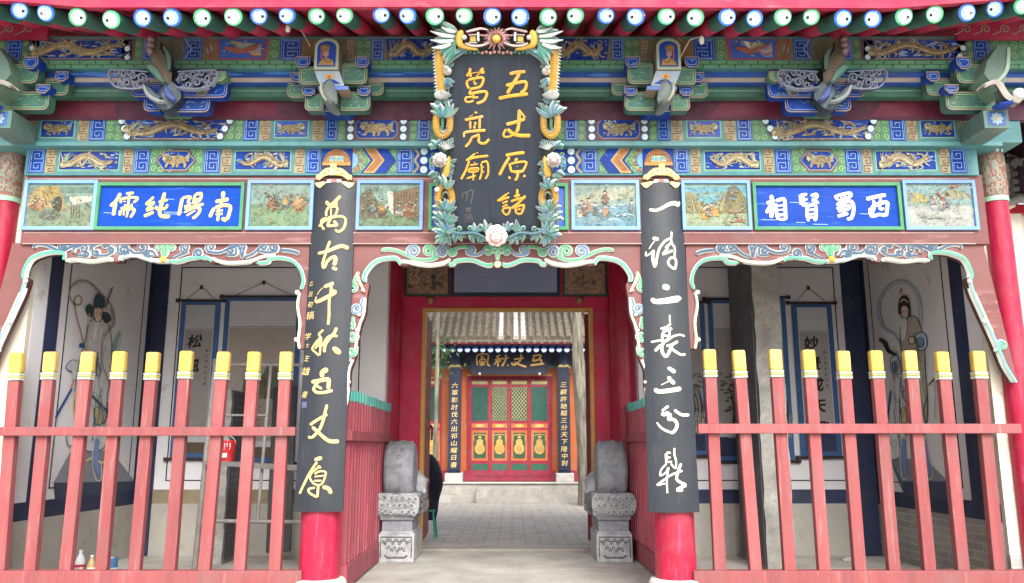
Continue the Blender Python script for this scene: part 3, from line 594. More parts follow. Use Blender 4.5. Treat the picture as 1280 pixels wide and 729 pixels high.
def bracket_column(fl):
    b = MB(); a, bb, d = W_(cA, fl), W_(cB, fl), W_(cC_, fl)
    slab(b, a, arm(430, 86, 461, 110, 5), .10, .1, DGRN); slab(b, a, arm(378, 90, 402, 111, 4, True), .10, .1, DGRN)
    for u in (447, 374): slab(b, a, [(u, 79), (u+17, 79), (u+17, 87), (u+13, 91.5), (u+4, 91.5), (u, 87)], .13, .14, BLUE)
    slab(b, bb, arm(428, 121, 465, 143, 5), .10, .12, DGRN); slab(b, bb, arm(386, 124, 408, 143, 4, True), .10, .12, DGRN)
    for u in (451, 383, 368): v = 116 if u != 368 else 99; slab(b, bb, [(u, v), (u+15, v), (u+15, v+7), (u+11, v+11), (u+4, v+11), (u, v+7)], .14, .14, BLUE)
    slab(b, bb, arm(362, 108, 402, 125, 5, True), .06, .1, DGRN); slab(b, bb, arm(430, 106, 480, 121, 5), .04, .1, DGRN)
    slab(b, d, [(404, 133), (444, 133), (444, 144), (439, 149), (409, 149), (404, 144)], .2, .24, BLUE)
    b.ribbon(d, [(408, 141), (440, 141)], 2.2, LBLUE, .215)
    o = b.build('bracket_set', gate)
    h = MB(); f = W_(Cv(7.35, 75), fl)      # painted head block with an arched picture, and the sloping plate below it
    arch = [(393, 87), (393, 58)]+[(408-15*cos(t), 58-10*sin(t)) for t in [pi*k/8 for k in range(1, 8)]]+[(423, 58), (423, 87)]
    h.poly(f, arch, C('8f9a80'), 0, .32, C('7d7464')); cx, cy = 408, 68
    h.poly(f, [(cx+(u-cx)*.78, cy+(v-cy)*.82) for u, v in arch], BLUE, .004)
    h.poly(f, [(398, 82), (401, 75), (408, 72), (416, 76), (418, 82)], C('94703c'), .007); h.ell(f, 407.5, 67, 3.6, 5.2, C('9a7566'), .009); h.ell(f, 406.5, 60.5, 6.2, 4.4, C('7d5f3c'), .010); h.ribbon(f, [(399, 80), (404, 74), (410, 79), (416, 74)], 1.4, C('6a4a34'), .0105); h.ribbon(f, [(400, 58), (407, 57), (413, 60)], 1.2, C('5c4430'), .0115); h.ribbon(f, [(402, 62), (402, 74)], 2, C('8a4a3c'), .0105)
    h.ribbon(f, [(406, 66.5), (407, 66.5)], .8, INK, .012); h.ribbon(f, [(409, 66.5), (410, 66.5)], .8, INK, .012)
    h.poly(f, [(393, 87.5), (424, 87.5), (431, 106), (401, 106)], C('8795a3'), -.02, .25, C('6a7580')); h.ell(f, 412, 95, 6, 3.6, C('a8904e'), -.014); h.ell(f, 412, 95, 2.6, 1.5, C('b5453c'), -.010); h.poly(f, [(404, 104), (410, 99), (418, 99), (427, 104)], BLUE, -.012)
    h.poly(f, [(399, 106.5), (436, 106.5), (436, 111), (399, 111)], C('4666ab'), -.02, .26, EDGE)
    h.ribbon(W_(Cv(7.5, 120), fl), [(416, 108), (414, 122), (420, 134), (424, 138)], [24, 22, 13, 5], C('596360'), .10, .09, .2)
    h.ribbon(W_(Cv(7.5, 120), fl), [(405, 110), (406, 123), (413, 134)], [3, 4, 2], C('8f8d80'), .14, .02, .05)
    h.build('bracket_head', o)
def bracket_beast(fl):
    b = MB(); a, bb, d = W_(cA, fl), W_(cB, fl), W_(cC_, fl)
    slab(b, a, arm(222, 104, 287, 124, 5), .04, .1, BLUE); slab(b, a, arm(169, 107, 206, 123, 5, True), .04, .1, BLUE)
    slab(b, a, [(273, 97), (288, 97), (288, 104), (283, 108), (277, 108), (273, 104)], .12, .14, GRN)
    slab(b, bb, arm(226, 121, 267, 144, 5), .08, .12, BLUE); slab(b, bb, arm(187, 124, 206, 143, 5, True), .08, .12, BLUE)
    slab(b, bb, [(253, 116), (267, 116), (267, 122), (262, 127), (257, 127), (253, 122)], .14, .12, GRN)
    slab(b, d, [(203, 133), (241, 133), (241, 144), (237, 147), (207, 147), (203, 144)], .2, .24, GRN)
    o = b.build('bracket_set', gate)
    h = MB(); f = W_(Cv(7.4, 85), fl); pk = C('74585a'); br = C('5f564a')
    h.ribbon(f, [(194, 50), (193, 64), (199, 78), (207, 92), (212, 108)], [12, 14, 20, 20, 9], br, .02, .08, .2)
    h.ribbon(f, [(191, 52), (190, 66), (194, 74)], [8, 11, 5], pk, .08, .05, .1)
    for v in (57, 64, 71): h.dome(f, 193, v, 4, C('7d6264'), .11, .05)
    h.ribbon(f, [(190, 88), (200, 95), (212, 109)], [5, 9, 3], C('466a5c'), .10, .03, .06)
    for k in range(7): h.ribbon(f, [(196+k*2.3, 74+k*5), (204+k*1.8, 78+k*4.5)], 1.2, C('6a4a3c'), .115, .01)
    h.ribbon(f, [(205, 62), (213, 75), (215, 92)], [3, 6, 3], C('4f6a60'), .06, .03, .06)
    g2 = C('6e7486', .6, .14)                # openwork clouds either side
    for s, x0 in ((-1, 186), (1, 222)):
        for (x, y, r, q) in ((8, 97, 6, 1), (19, 93, 5, -1), (30, 92, 4.5, 1), (14, 106, 5, -1), (25, 103, 6, 1), (37, 98, 5, -1), (46, 91, 4, 1), (40, 106, 4, 1)):
            if x > 36 and s < 0: x -= 6
            h.ribbon(f, curl([(x0+s*(x-9), y+4), (x0+s*(x-r), y+1)], x0+s*x, y, r, q*s, 1.3), 1.9, g2, .0, .012, .05, sub=4)
        h.ribbon(f, [(x0, 109), (x0+s*20, 111), (x0+s*40, 108), (x0+s*50, 94), (x0+s*48, 88)], 2.2, g2, 0, .012, .05)
        h.ribbon(f, [(x0, 90), (x0+s*20, 88.5), (x0+s*48, 87.5)], 1.8, g2, 0, .012, .05)
    t = W_(Cv(7.5, 124), fl)                 # tusked trunk
    h.ribbon(t, [(220, 108), (214, 120), (208, 130), (196, 124), (187, 113)], [30, 30, 20, 9, 5], C('56626a'), .04, .09, .2)
    h.ribbon(t, [(186, 114), (193, 126), (205, 133), (215, 134)], [3, 5, 4, 2], C('7f8686'), .14, .02, .04)
    h.ribbon(t, [(212, 112), (216, 124), (226, 132)], [6, 9, 3], C('445284'), .12, .03, .03)
    h.build('beast_head', o)
def bracket_corner(fl):
    b = MB(); a, bb, d = W_(cA, fl), W_(cB, fl), W_(cC_, fl)
    slab(b, a, arm(8, 86, 54, 108, 6), .08, .12, DGRN); slab(b, a, [(40, 80), (57, 80), (57, 88), (52, 94), (45, 94), (40, 88)], .14, .14, BLUE)
    slab(b, bb, arm(10, 103, 88, 121, 5), .04, .1, DGRN); slab(b, bb, [(77, 97), (92, 97), (92, 104), (87, 108), (81, 108), (77, 104)], .12, .12, BLUE)
    slab(b, bb, arm(10, 121, 70, 142, 5), .10, .12, DGRN); slab(b, bb, [(58, 115), (74, 115), (74, 120), (69, 125), (62, 125), (58, 120)], .16, .12, BLUE)
    slab(b, d, [(24, 127), (40, 127), (40, 143), (24, 143)], .2, .2, BLUE)
    e = W_(Cv(7.3, 90), fl); dg = C('4a5f56', .6, .25, 4, .25)
    b.poly(e, [(-22, 58), (-8, 56), (8, 76), (14, 92), (4, 108), (-6, 118), (-14, 92)], dg, .0, .4, C('64806c'))
    b.ribbon(e, [(-20, 60), (-14, 88), (2, 104), (16, 104)], [4, 5, 4, 2], C('7f9684'), .01, .02, .05)
    b.ribbon(e, [(20, 110), (2, 104), (-10, 122), (-26, 128)], [4, 6, 7, 5], C('9c968c'), .02, .05, .1); b.ribbon(e, [(-22, 116), (-14, 128), (2, 130)], [5, 7, 3], BLUE, .0, .04, .1); b.dome(e, -24, 120, 8, C('a9a9a4'), .03, .05)
    o = b.build('bracket_set', gate)
    h = MB(); f = W_(Cv(7.45, 150), fl)      # squared beam nose with a white flower
    h.poly(f, [(-17, 138), (14, 138), (14, 160), (-17, 160)], C('507068'), 0, .42, C('587068'))
    h.poly(f, [(-13, 140), (9, 140), (9, 157), (-13, 157)], C('3a5c98'), .003)
    for k in range(8): h.ell(f, -2+5*cos(k*pi/4), 148.5+5*sin(k*pi/4), 3, 2, C('8fa6b4'), .006+k*.0002, k*pi/4, 8)
    h.ell(f, -2, 148.5, 3, 3, C('a8a07c'), .010)
    h.build('beam_nose', o)
for fl in (False, True): bracket_column(fl); bracket_beast(fl); bracket_corner(fl)

# --- paintings and name panels in the lintel
def Cd(h, *k): return C(''.join('%02x' % int(int(h[q:q+2], 16)*.8) for q in (0, 2, 4)), *k)
def painting(mb, c, u0, v0, u1, v1, kind, r):
    W = u1-u0; H = v1-v0; X = lambda x: u0+W*x; Yv = lambda y: v0+H*y
    K = [0]
    def o(): K[0] += 1; return .004+K[0]*.00012
    pal = dict(camp=('6c8f80', '86997a', '9c8a5e', '8a744e'), battle=('86a69a', '7d9c76', '9a6a4a', 'b58a50'), street=('86a698', '75906c', '6f6a55', '96704f'), river=('8fa69a', '6c9aa8', 'a8966a', '9c8a72'), valley=('68a6b4', '98a482', '8f865a', '7a7250'), snow=('8fb4b4', 'b4b8b0', '9a905e', '9098a0'))[kind]
    mb.rect(c, u0, v0, u1, v1, Cd(pal[1], .6, .25, 14), .003)
    for k in range(7):
        y = k/14; mb.rect(c, u0, Yv(y), u1, Yv(y+.08), Cd(pal[0] if k % 3 else '8aa89e', .6, .2, 14), o())
    def hill(x, w, h, base, col):
        P = [(X(max(0, min(1, x+w*(t-.5)))), Yv(base-h*(1-abs(2*t-1)**1.4)*r.uniform(.85, 1))) for t in [i/9 for i in range(10)]]
        mb.poly(c, P+[(P[-1][0], Yv(base)), (P[0][0], Yv(base))], Cd(col, .6, .25, 20), o())
        for q in range(7): t = r.random(); mb.ribbon(c, [(X(max(.01, min(.99, x+w*(t-.5)*.5))), Yv(base-h*.75)), (X(max(.01, min(.99, x+w*(t-.5)))), Yv(base-.02))], [.5, 1.1], Cd(r.choice((pal[3], '6c6248', 'c2b184'))), o(), sub=2)
    def man(x, y, s, cols):
        cc = Cd(r.choice(cols)); mb.poly(c, [(X(x)-s*.35, Yv(y)), (X(x)-s*.2, Yv(y)-s), (X(x)+s*.2, Yv(y)-s), (X(x)+s*.42, Yv(y))], cc, o()); mb.ell(c, X(x), Yv(y)-s*1.15, s*.16, s*.2, Cd('d9b79a'), o()); mb.ell(c, X(x), Yv(y)-s*1.36, s*.18, s*.1, Cd('33302c'), o())
        mb.ribbon(c, [(X(x), Yv(y)-s*.8), (X(x)+r.choice((-1, 1))*s*.5, Yv(y)-s*.5)], s*.16, cc, o())
    def horse(x, y, s, col):
        cc = Cd(col); mb.ell(c, X(x), Yv(y)-s*.6, s*.6, s*.25, cc, o())
        for q in (-.4, -.2, .3, .45): mb.ribbon(c, [(X(x)+s*q, Yv(y)-s*.5), (X(x)+s*(q+r.uniform(-.2, .2)), Yv(y))], s*.13, cc, o())
        mb.ribbon(c, [(X(x)+s*.5, Yv(y)-s*.7), (X(x)+s*.8, Yv(y)-s*1.05), (X(x)+s*.98, Yv(y)-s*.95)], [s*.26, s*.2, s*.1], cc, o()); man(x, y-.1, s*.8, ('7d5140', 'b06b3a', '6c7b7a', 'c29a52'))
    if kind == 'camp':
        hill(.15, .5, .5, .55, 'b9a26c'); mb.poly(c, [(X(.08), Yv(.5)), (X(.1), Yv(.08)), (X(.45), Yv(.05)), (X(.62), Yv(.6)), (X(.5), Yv(.62)), (X(.42), Yv(.3)), (X(.3), Yv(.5))], Cd('b59a5e', .6, .3, 20), o())
        mb.ell(c, X(.46), Yv(.48), W*.07, H*.2, Cd('4c463c'), o()); mb.poly(c, [(X(.62), Yv(.3)), (X(.97), Yv(.28)), (X(.97), Yv(.4)), (X(.68), Yv(.5))], Cd('d6d2bb', .6, .2, 20), o())
        for x in (.67, .71, .75, .79): mb.ribbon(c, [(X(x), Yv(.5)), (X(x+.01), Yv(.8))], 1.1, Cd('6d5848'), o())
        mb.ell(c, X(.35), Yv(.72), W*.16, H*.13, Cd('6f7266', .6, .3, 20), o())
        for k in range(5): man(r.uniform(.08, .3), r.uniform(.5, .7), 8, ('8f6a4a', '6a8296', 'b98a52'))
    elif kind == 'battle':
        hill(.8, .5, .2, .4, '7a9478')
        for k in range(6): horse(r.uniform(.22, .85), r.uniform(.55, .75), 10, r.choice(('a8693f', '7d5a45', 'c0894e', '6c6660')))
        for k in range(9): mb.ribbon(c, [(X(r.uniform(.3, .9)), Yv(.5)), (X(r.uniform(.2, .95)), Yv(.2))], .7, Cd('5d4a3c'), o())
    elif kind == 'street':
        hill(.12, .7, .75, .8, '6f6a55'); mb.poly(c, [(X(.55), Yv(.7)), (X(.55), Yv(.2)), (X(.98), Yv(.06)), (X(.98), Yv(.85))], Cd('8a7256', .6, .3, 20), o()); mb.poly(c, [(X(.44), Yv(.15)), (X(.55), Yv(.2)), (X(.56), Yv(.72)), (X(.48), Yv(.6))], Cd('d9d6c2'), o())
        for k in range(8): x = .58+.05*k; mb.ribbon(c, [(X(x), Yv(.2)), (X(x), Yv(.75))], .9, Cd('57452f'), o())
        for k in range(7): horse(r.uniform(.1, .9), r.uniform(.62, .85), 9, r.choice(('d6d2c6', '96603f', '5c5650', 'b9b4a6')))
    elif kind == 'river':
        mb.poly(c, [(X(0), Yv(.3)), (X(.25), Yv(.2)), (X(.5), Yv(.1)), (X(1), Yv(.06)), (X(1), Yv(.3)), (X(0), Yv(.5))], Cd('b0b59a', .6, .25, 20), o())
        for k in range(12): y = r.uniform(.45, .95); x = r.uniform(.1, .8); mb.ribbon(c, [(X(x), Yv(y)), (X(x+.08), Yv(y-.03)), (X(x+.18), Yv(y))], 1, Cd(r.choice(('d6e6e4', '5f9fb5'))), o())
        for k in range(13): man(r.choice((r.uniform(.05, .38), r.uniform(.66, .95), .5)), r.uniform(.45, .8), 11, ('c09a4e', '6f7f80', 'a9805a', '8a5a4c', 'c9c2b0', '56615f'))
    elif kind == 'valley':
        hill(.05, .7, .55, .68, '8f865a'); hill(.78, .8, .68, .68, '857b52'); hill(.55, .5, .3, .68, '9c925f')
        for x, y in ((.7, .12), (.8, .12), (.66, .3), (.76, .3)): mb.rect(c, X(x), Yv(y), X(x+.07), Yv(y+.08), Cd('6c6a66'), o()); mb.poly(c, [(X(x-.02), Yv(y)), (X(x+.035), Yv(y-.05)), (X(x+.09), Yv(y))], Cd('4f5c60'), o())
        for k in range(6): man(r.uniform(.25, .55), r.uniform(.7, .85), 11, ('d69a3e', '5a5f66', 'd9c49a', 'b97a3c'))
        for a in ((.7, .66, .95, .64), (.78, .72, .95, .9), (.7, .88, .97, .85)): mb.ribbon(c, [(X(a[0]), Yv(a[1])), (X(a[2]), Yv(a[3]))], 2.4, Cd('9a5f4c'), o())
    else:
        hill(.15, .5, .3, .45, 'b5a86a'); hill(.75, .6, .25, .35, 'a8a878')
        for k in range(9): horse(.2+r.random()*.5, .38+r.random()*.28, 7, r.choice(('8d949c', '6b7076', 'b0b4b5')))
        for k in range(6): mb.ribbon(c, [(X(r.uniform(.1, .9)), Yv(.75)), (X(r.uniform(.1, .9)), Yv(.8))], 1, Cd('a5aca6'), o())
        mb.ribbon(c, [(X(.66), Yv(.08)), (X(.8), Yv(.07))], 3, Cd('c2684a'), o())
    for k in range(260):
        x, y = r.random(), r.random(); mb.ell(c, X(.03+.94*x), Yv(.04+.92*y), r.uniform(.5, 2), r.uniform(.35, .9), Cd(r.choice((pal[0], pal[1], pal[2], pal[3], pal[1], '5c6354'))), o(), r.uniform(-.5, .5), 6)
def framed(name, u0, v0, u1, v1, fr, fw, fill, label=None, frameinset=.02):
    c = Cv(Y1-.004, 258); b = MB()
    b.rect(c, u0, v0, u1, v1, fill, .001)
    o = b.build(name, gate)
    f = MB()
    for q in ((u0-fw, v0-fw, u1+fw, v0), (u0-fw, v1, u1+fw, v1+fw), (u0-fw, v0, u0, v1), (u1, v0, u1+fw, v1)): f.rect(c, *q, fr, .03, .032)
    f.build('panel_frame', o, .003)
    if label: o['label'] = label
    return o, c
r6 = random.Random(11)
for (u0, u1, kd, lb) in ((34, 117, 'camp', 'painted scene of people outside a mountain cave camp'), (313, 388, 'battle', 'painted scene of riders fighting on green ground'), (450, 525, 'street', 'painted scene of riders in a village street'),
                     (718, 795, 'river', 'painted scene of figures standing beside a river'), (856, 934, 'valley', 'painted valley scene with red logs on the ground'), (1133, 1216, 'snow', 'pale painted scene of riders on white ground')):
    o, c = framed('picture_panel', u0, 230, u1, 284, SKYB, 4, C('8aa58c'), lb)
    b = MB(); painting(b, c, u0, 230, u1, 284, kd, r6); b.build('picture', o)
for (u0, u1, chs, mt, lb) in ((125, 301, ('ru', 'chun', 'yang', 'nan'), LETTER, 'blue name panel with four cream characters over the left bay'), (945, 1122, ('xiang', 'xian', 'shu', 'xi'), LETTERR, 'blue name panel with four white characters over the right bay')):
    o, c = framed('name_panel', u0, 233, u1, 284, C('3d7d58'), 4, SIGNB, lb)
    for k in chs: b = MB(); brush(b, c, k, mt, off=.004, h=.006, th=.0); b.build('character', o)
    for _ in range(5): b = MB(); u = r6.uniform(u0+4, u1-30); v = r6.uniform(238, 282); b.ribbon(c, [(u, v), (u+r6.uniform(6, 26), v+.4)], .6, C('9db9e6'), .003); b.build('paint_scratch', o)
for u0, u1 in ((540, 556), (684, 706)): framed('blue_panel', u0, 234, u1, 284, C('3d8a5c'), 4, C('2c56b0'))
# timber strips between the panels
c = Cv(Y1, 258)
for u in (121, 305.5, 392, 445, 530, 712, 800, 940, 1127.5): b = MB(); b.rect(c, u-.8, 226, u+.8, 288, C('5c3a38'), .004); b.build('lintel_joint', lintel)

# --- carved valances with their brown boards
VL = [(-6, 478), (4, 458), (9, 441), (17, 416), (22, 402), (28, 384), (34, 366), (37, 349), (31, 345), (31, 337), (38, 327), (50, 320.5), (64, 317.5), (77, 318), (81, 321), (81.5, 326.5), (93, 327), (97, 325.5), (114, 328), (137, 325.5), (140, 327.5), (151, 327), (153, 323), (171, 322.5), (181, 324.5), (190, 328), (205, 328.5),
      (213, 328.5), (224, 329), (237, 325), (259, 324.5), (263, 328.5), (274, 329), (289, 330.5), (316, 328.5), (320, 330), (334, 330), (337, 325), (354, 325), (366, 329), (376, 338), (380, 350), (380, 362), (374, 363), (374, 380), (378, 400), (378, 420), (379, 436)]
VC = [(434, 529), (440, 504), (443, 481), (443, 464), (447, 452), (450, 440), (452, 420), (454.5, 406), (459, 392), (460, 372), (461.5, 363), (461.5, 354), (454, 354), (453, 347), (460, 337), (468, 329.5), (477, 326), (493, 324.5), (499, 327), (500.5, 331.5), (510, 332), (513, 329.5), (524, 331.5), (538, 333), (556, 330.5), (559, 332), (567, 332), (569, 328), (580, 326.5), (592, 327), (601, 331), (609, 333), (615, 332), (622, 333.5)]
VC = VC+[(1244-u, v) for u, v in VC[-2::-1]]
Yv_ = 8.05
def valance(name, curve, base_l, base_r, fl, top=304):
    c = Cv(Yv_, 330); cc = Flip(c) if fl else c
    b = MB(); P = smooth(curve, 3); P = [(u, v) for u, v, _ in P]
    # the brown board: strips from the curve up (or out) to the posts
    us = [p[0] for p in P]; iA = max(range(len(P)//2), key=lambda i: -abs(P[i][1]-345)) ; iB = len(P)-1-max(range(len(P)//2), key=lambda i: -abs(P[-1-i][1]-345))
    board = [(base_l(P[0][1]), P[0][1])]+P+[(base_r(P[-1][1]), P[-1][1]), (base_r(top), top), (base_l(top), top)]
    b.poly(cc, board, BROWN, 0, .10, C('5a3836'))
    return b, cc
def mould(mb, cc, pts, w=5.2, col=None):
    w *= .88
    mb.ribbon(cc, pts, w, C('cfd8cf', .5, .06), .012, .012, .05, sub=4); mb.ribbon(cc, [(u, v+.5) for u, v in pts], w*.62, col or MINT, .026, .004, 0, sub=4)
def sc_(mb, cc, pts, col, w=5.4, off=.012):
    w *= 1.1
    mb.ribbon(cc, pts, w, WHITE, off, .008, .03, sub=4); mb.ribbon(cc, pts, w*.5, col, off+.012, .004, 0, sub=4)
def bay_valance(fl):
    L = lambda v: 33-(v-250)*.125 if v > 250 else 33
    b, cc = valance('x', VL, lambda v: 13-(v-300)*.135, lambda v: 386, fl)
    o = b.build('valance_board', gate)
    b = MB()
    up = lambda seg, d=2.4: [(u, v-d) for u, v in seg]
    side = lambda seg, d: [(u+d, v) for u, v in seg]
    mould(b, cc, side(VL[0:8], -2), 5, C('6fa9b0')); mould(b, cc, side(VL[3:7], -3), 4.5, SAND)
    mould(b, cc, [(33, 349), (32, 340)]+up(VL[10:15])+[(80, 325)], 6, MINT); mould(b, cc, [(83, 326), (95, 325), (114, 327), (137, 324), (142, 327)], 5, SAND); mould(b, cc, [(150, 326), (153, 321), (171, 320), (190, 325.5), (212, 326.5)], 5.5, C('9cc8c0'))
    mould(b, cc, [(212, 327), (224, 327), (237, 323), (259, 322.5), (265, 327)], 5.5, MINT); mould(b, cc, [(265, 323), (276, 327.5), (290, 329), (312, 327), (330, 321), (345, 320)], 5, SAND); mould(b, cc, [(322, 329), (334, 328), (339, 323), (354, 323), (367, 327), (377, 338), (381, 352), (378, 362)], 5.5, MINT); mould(b, cc, [(377, 366), (375, 382), (379, 404), (378, 424), (380, 436)], 4, SAND)
    b.dome(cc, 205, 325, 4.5, GOLD, .02, .03)
    S = SLATE; G = C('4f9a6c')
    sc_(b, cc, [(43, 311), (42, 308), (46, 306), (54, 306.5), (62, 309), (72, 313.5), (80, 314)], S)
    sc_(b, cc, curl([(98, 305), (90, 308), (84, 313)], 78, 307.5, 6.4, 1, 1.5), S)
    for (t, x, y, r, s, q) in (([(92, 317), (92, 311), (98, 306)], 104, 311.5, 5.6, 1, 1.2), ([(96, 320), (104, 320)], 108, 318, 4, -1, 1.2), ([(104, 304.5), (112, 306), (116, 314)], 120, 316, 4.6, -1, 1.1), ([(112, 310), (120, 306), (127, 304)], 130, 307, 3.6, 1, 1.2), ([(120, 320), (132, 320), (139, 317)], 138, 313, 4, -1, 1.2), ([(134, 309), (138, 304.5), (146, 306), (148, 311)], 154, 313, 7.2, -1, 1.6), ([(150, 305), (158, 308), (162, 314)], 156, 316, 5, 1, .9),
                          ([(162, 312), (168, 317), (175, 318)], 177, 309.5, 7.6, -1, 1.6), ([(196, 321), (190, 314), (184, 312)], 183, 319, 4, 1, 1.2), ([(192, 320), (180, 322)], 184, 319.5, 3.6, -1, 1.1)):
        sc_(b, cc, curl(t, x, y, r, s, q), S, 4.6)
    sc_(b, cc, curl([(205, 322), (203, 314)], 198.5, 309.5, 6, -1, 1.3), G, 5); sc_(b, cc, curl([(206, 322), (208, 314)], 213, 309.5, 6, 1, 1.3), G, 5); b.ribbon(cc, [(205.5, 322), (205.5, 308)], [3, 5, 1], G, .03, .01)
    for (t, x, y, r, s, q) in (([(216, 324), (226, 319), (236, 316)], 231, 310, 6.4, 1, 1.5), ([(258, 320), (250, 321)], 248, 317, 6.2, 1, 1.5), ([(302, 306), (290, 309), (275, 316), (262, 314)], 263, 309, 6.2, 1, 1.3), ([(282, 319), (294, 319), (298, 313)], 289, 313, 6, -1, 1.3), ([(300, 311), (303, 322), (312, 320)], 301, 309, 5, -1, 1.2), ([(306, 322), (316, 318), (322, 310)], 329, 309.5, 4.6, 1, 1.3), ([(322, 314), (334, 316), (344, 315)], 341, 310, 5.6, -1, 1.5)):
        sc_(b, cc, curl(t, x, y, r, s, q), S, 4.6)
    sc_(b, cc, [(350, 313), (362, 314), (370, 316), (374, 318)], S)
    sc_(b, cc, curl([(12, 440), (10, 436)], 4, 432, 6, -1, 1.4), MINT, 4.6)
    for (u, v) in ((37, 352), (24, 402), (375, 366), (377, 425)): b.dome(cc, u-1, v, 3, C('d6ddd8'), .02, .03)
    b.build('carved_trim', o)
bay_valance(False); bay_valance(True)
b, cc = valance('x', VC, lambda v: 415-(v-300)*.04, lambda v: 829+(v-300)*.04, False)
o = b.build('valance_board', gate); b = MB(); S = C('5a7590'); G = C('4f9a6c')
for fl in (False, True):
    c2 = Flip(cc) if fl else cc
    mould(b, c2, [(u-2, v) for u, v in VC[0:5]], 3.4, C('dfe6e0')); mould(b, c2, [(u-2, v) for u, v in VC[5:10]], 3.6, SAND)
    mould(b, c2, [(457, 353), (456, 345), (462, 334), (469, 327.5), (478, 324), (492, 322.5), (498, 325), (501, 331)], 6, MINT); mould(b, c2, [(501, 327), (512, 328), (525, 330.5), (539, 331.5), (556, 328.5), (563, 324)], 5.4, SAND); mould(b, c2, [(561, 331), (567, 330), (570, 326.5), (580, 325), (592, 325.5), (603, 330), (612, 332), (616, 329)], 5.4, MINT)
    sc_(b, c2, [(478, 315.5), (480, 312.5), (489, 312.5), (499, 315), (510, 320), (522, 325), (538, 325), (548, 321)], G, 5)
    for (t, x, y, r, s, q, col) in (([(508, 318), (512, 322)], 517, 314, 8, 1, 1.6, S), ([(536, 326), (542, 322), (544, 316)], 536, 314, 7.4, -1, 1.5, G), ([(566, 316), (562, 310)], 553, 315, 7.4, -1, 1.5, S), ([(590, 313), (580, 309), (570, 310)], 565, 315.5, 5, 1, 1.3, G), ([(606, 313), (598, 319), (586, 318), (579, 314)], 589, 312, 5.4, -1, 1.2, S), ([(618, 310), (610, 308), (602, 311)], 610, 315.5, 5, 1, 1, G)):
        sc_(b, c2, curl(t, x, y, r, s, q), col, 4.8)
    sc_(b, c2, curl([(622, 326), (621, 318)], 617, 314, 4.6, -1, 1.1), C('7fb894'), 4)
    for (t, x, y, r, s, q, col) in (([(449, 340), (444, 350)], 442, 360, 6, 1, 1.3, G), ([(456, 372), (455, 380)], 448, 386, 7.4, 1, 1.5, S), ([(444, 396), (446, 402)], 441, 407, 5, 1, 1.2, G), ([(452, 408), (451, 416)], 444, 421, 7, 1, 1.5, G), ([(450, 432), (449, 440)], 444, 440, 5.4, 1, 1.3, G), ([(443, 446), (437, 456), (436, 468)], 437, 464, 2.4, 1, .6, S)):
        sc_(b, c2, curl(t, x, y, r, s, q), col, 4.2)
    b.ribbon(c2, [(447, 342), (450, 352), (458, 366)], [4, 5, 2], C('d9a48c'), .02, .01, .03)
    b.ribbon(c2, [(442, 484), (440, 504), (434, 530)], 3.4, C('dfe6e4'), .02, .01, .04)
    for v in (363, 394, 413, 452, 478): b.dome(c2, 455-(v-363)*.11, v, 2.2, PINKW, .02, .02)
b.dome(cc, 622, 331, 4.6, SAND, .02, .03)
b.build('carved_trim', o)

# --- columns
def column(pt, pb, r, Y, base=True, plinth=True):
    a = PY(*pt, Y); q = PY(*pb, Y); d = (q-a)/(q.z-a.z) if abs(q.z-a.z) > 1e-6 else Vector((0, 0, 1)); bot = a+d*(.16-a.z)
    b = MB(); b.tube([bot, bot+(a-bot)*.3, bot+(a-bot)*.65, a], [r*1.04, r*1.03, r, r*.97], RED, 32)
    o = b.build('column', gate)
    if plinth:
        s = MB(); m_ = stone('d0cdc8', 'b4b0aa', 6, .3); s.lathe((bot.x, bot.y, 0), [(r*1.62, -.0), (r*1.62, .06), (r*1.4, .085), (r*1.42, .12), (r*1.3, .155), (r*1.05, .162)], m_, 32); s.build('plinth', o)
    return o, a, bot
column((417, 305), (399.5, 700), .187, 8.2); column((827, 305), (844.5, 700), .187, 8.2)
for pt, pb in (((18, 178), (-54, 745)), ((1235, 178), (1302, 745))):
    o, a, bot = column(pt, pb, .122, 8.2)
    b = MB(); ax = (a-bot).normalized(); L = .62; e = a-ax*L
    b.tube([e, a], [.127, .125], C('8f6f62', .6, .3, 9), 24)
    b.tube([e-ax*.05, e], [.131, .129], C('8fb8a0'), 24)
    for k in range(16):
        for j in range(22):
            t = pi+(j+.5*(k % 2))*pi/21; z = .03+k*.026
            pp = e+ax*z+Vector((cos(t)*.129, sin(t)*.129, 0)); c2 = Loc(pp, Vector((-sin(t), cos(t), 0)), -ax, Vector((cos(t), sin(t), 0)))
            b.ell(c2, 0, 0, .0085, .015, C(rnd.choice(('8f5f52', '7d9080', '9a8a74', '865450', '8f9a8c'))), .003, 0, 7)
    for j in range(7):
        for z in (.49, .55):
            t = pi+(j+.3)*pi/6.5+z; pp = e+ax*z+Vector((cos(t)*.128, sin(t)*.128, 0)); c2 = Loc(pp, Vector((-sin(t), cos(t), 0)), -ax, Vector((cos(t), sin(t), 0)))
            b.ell(c2, 0, 0, .03, .03, C('5d7f98'), .004); b.ell(c2, 0, 0, .022, .022, C('c2d6d6'), .006)
    b.build('painted_band', o)

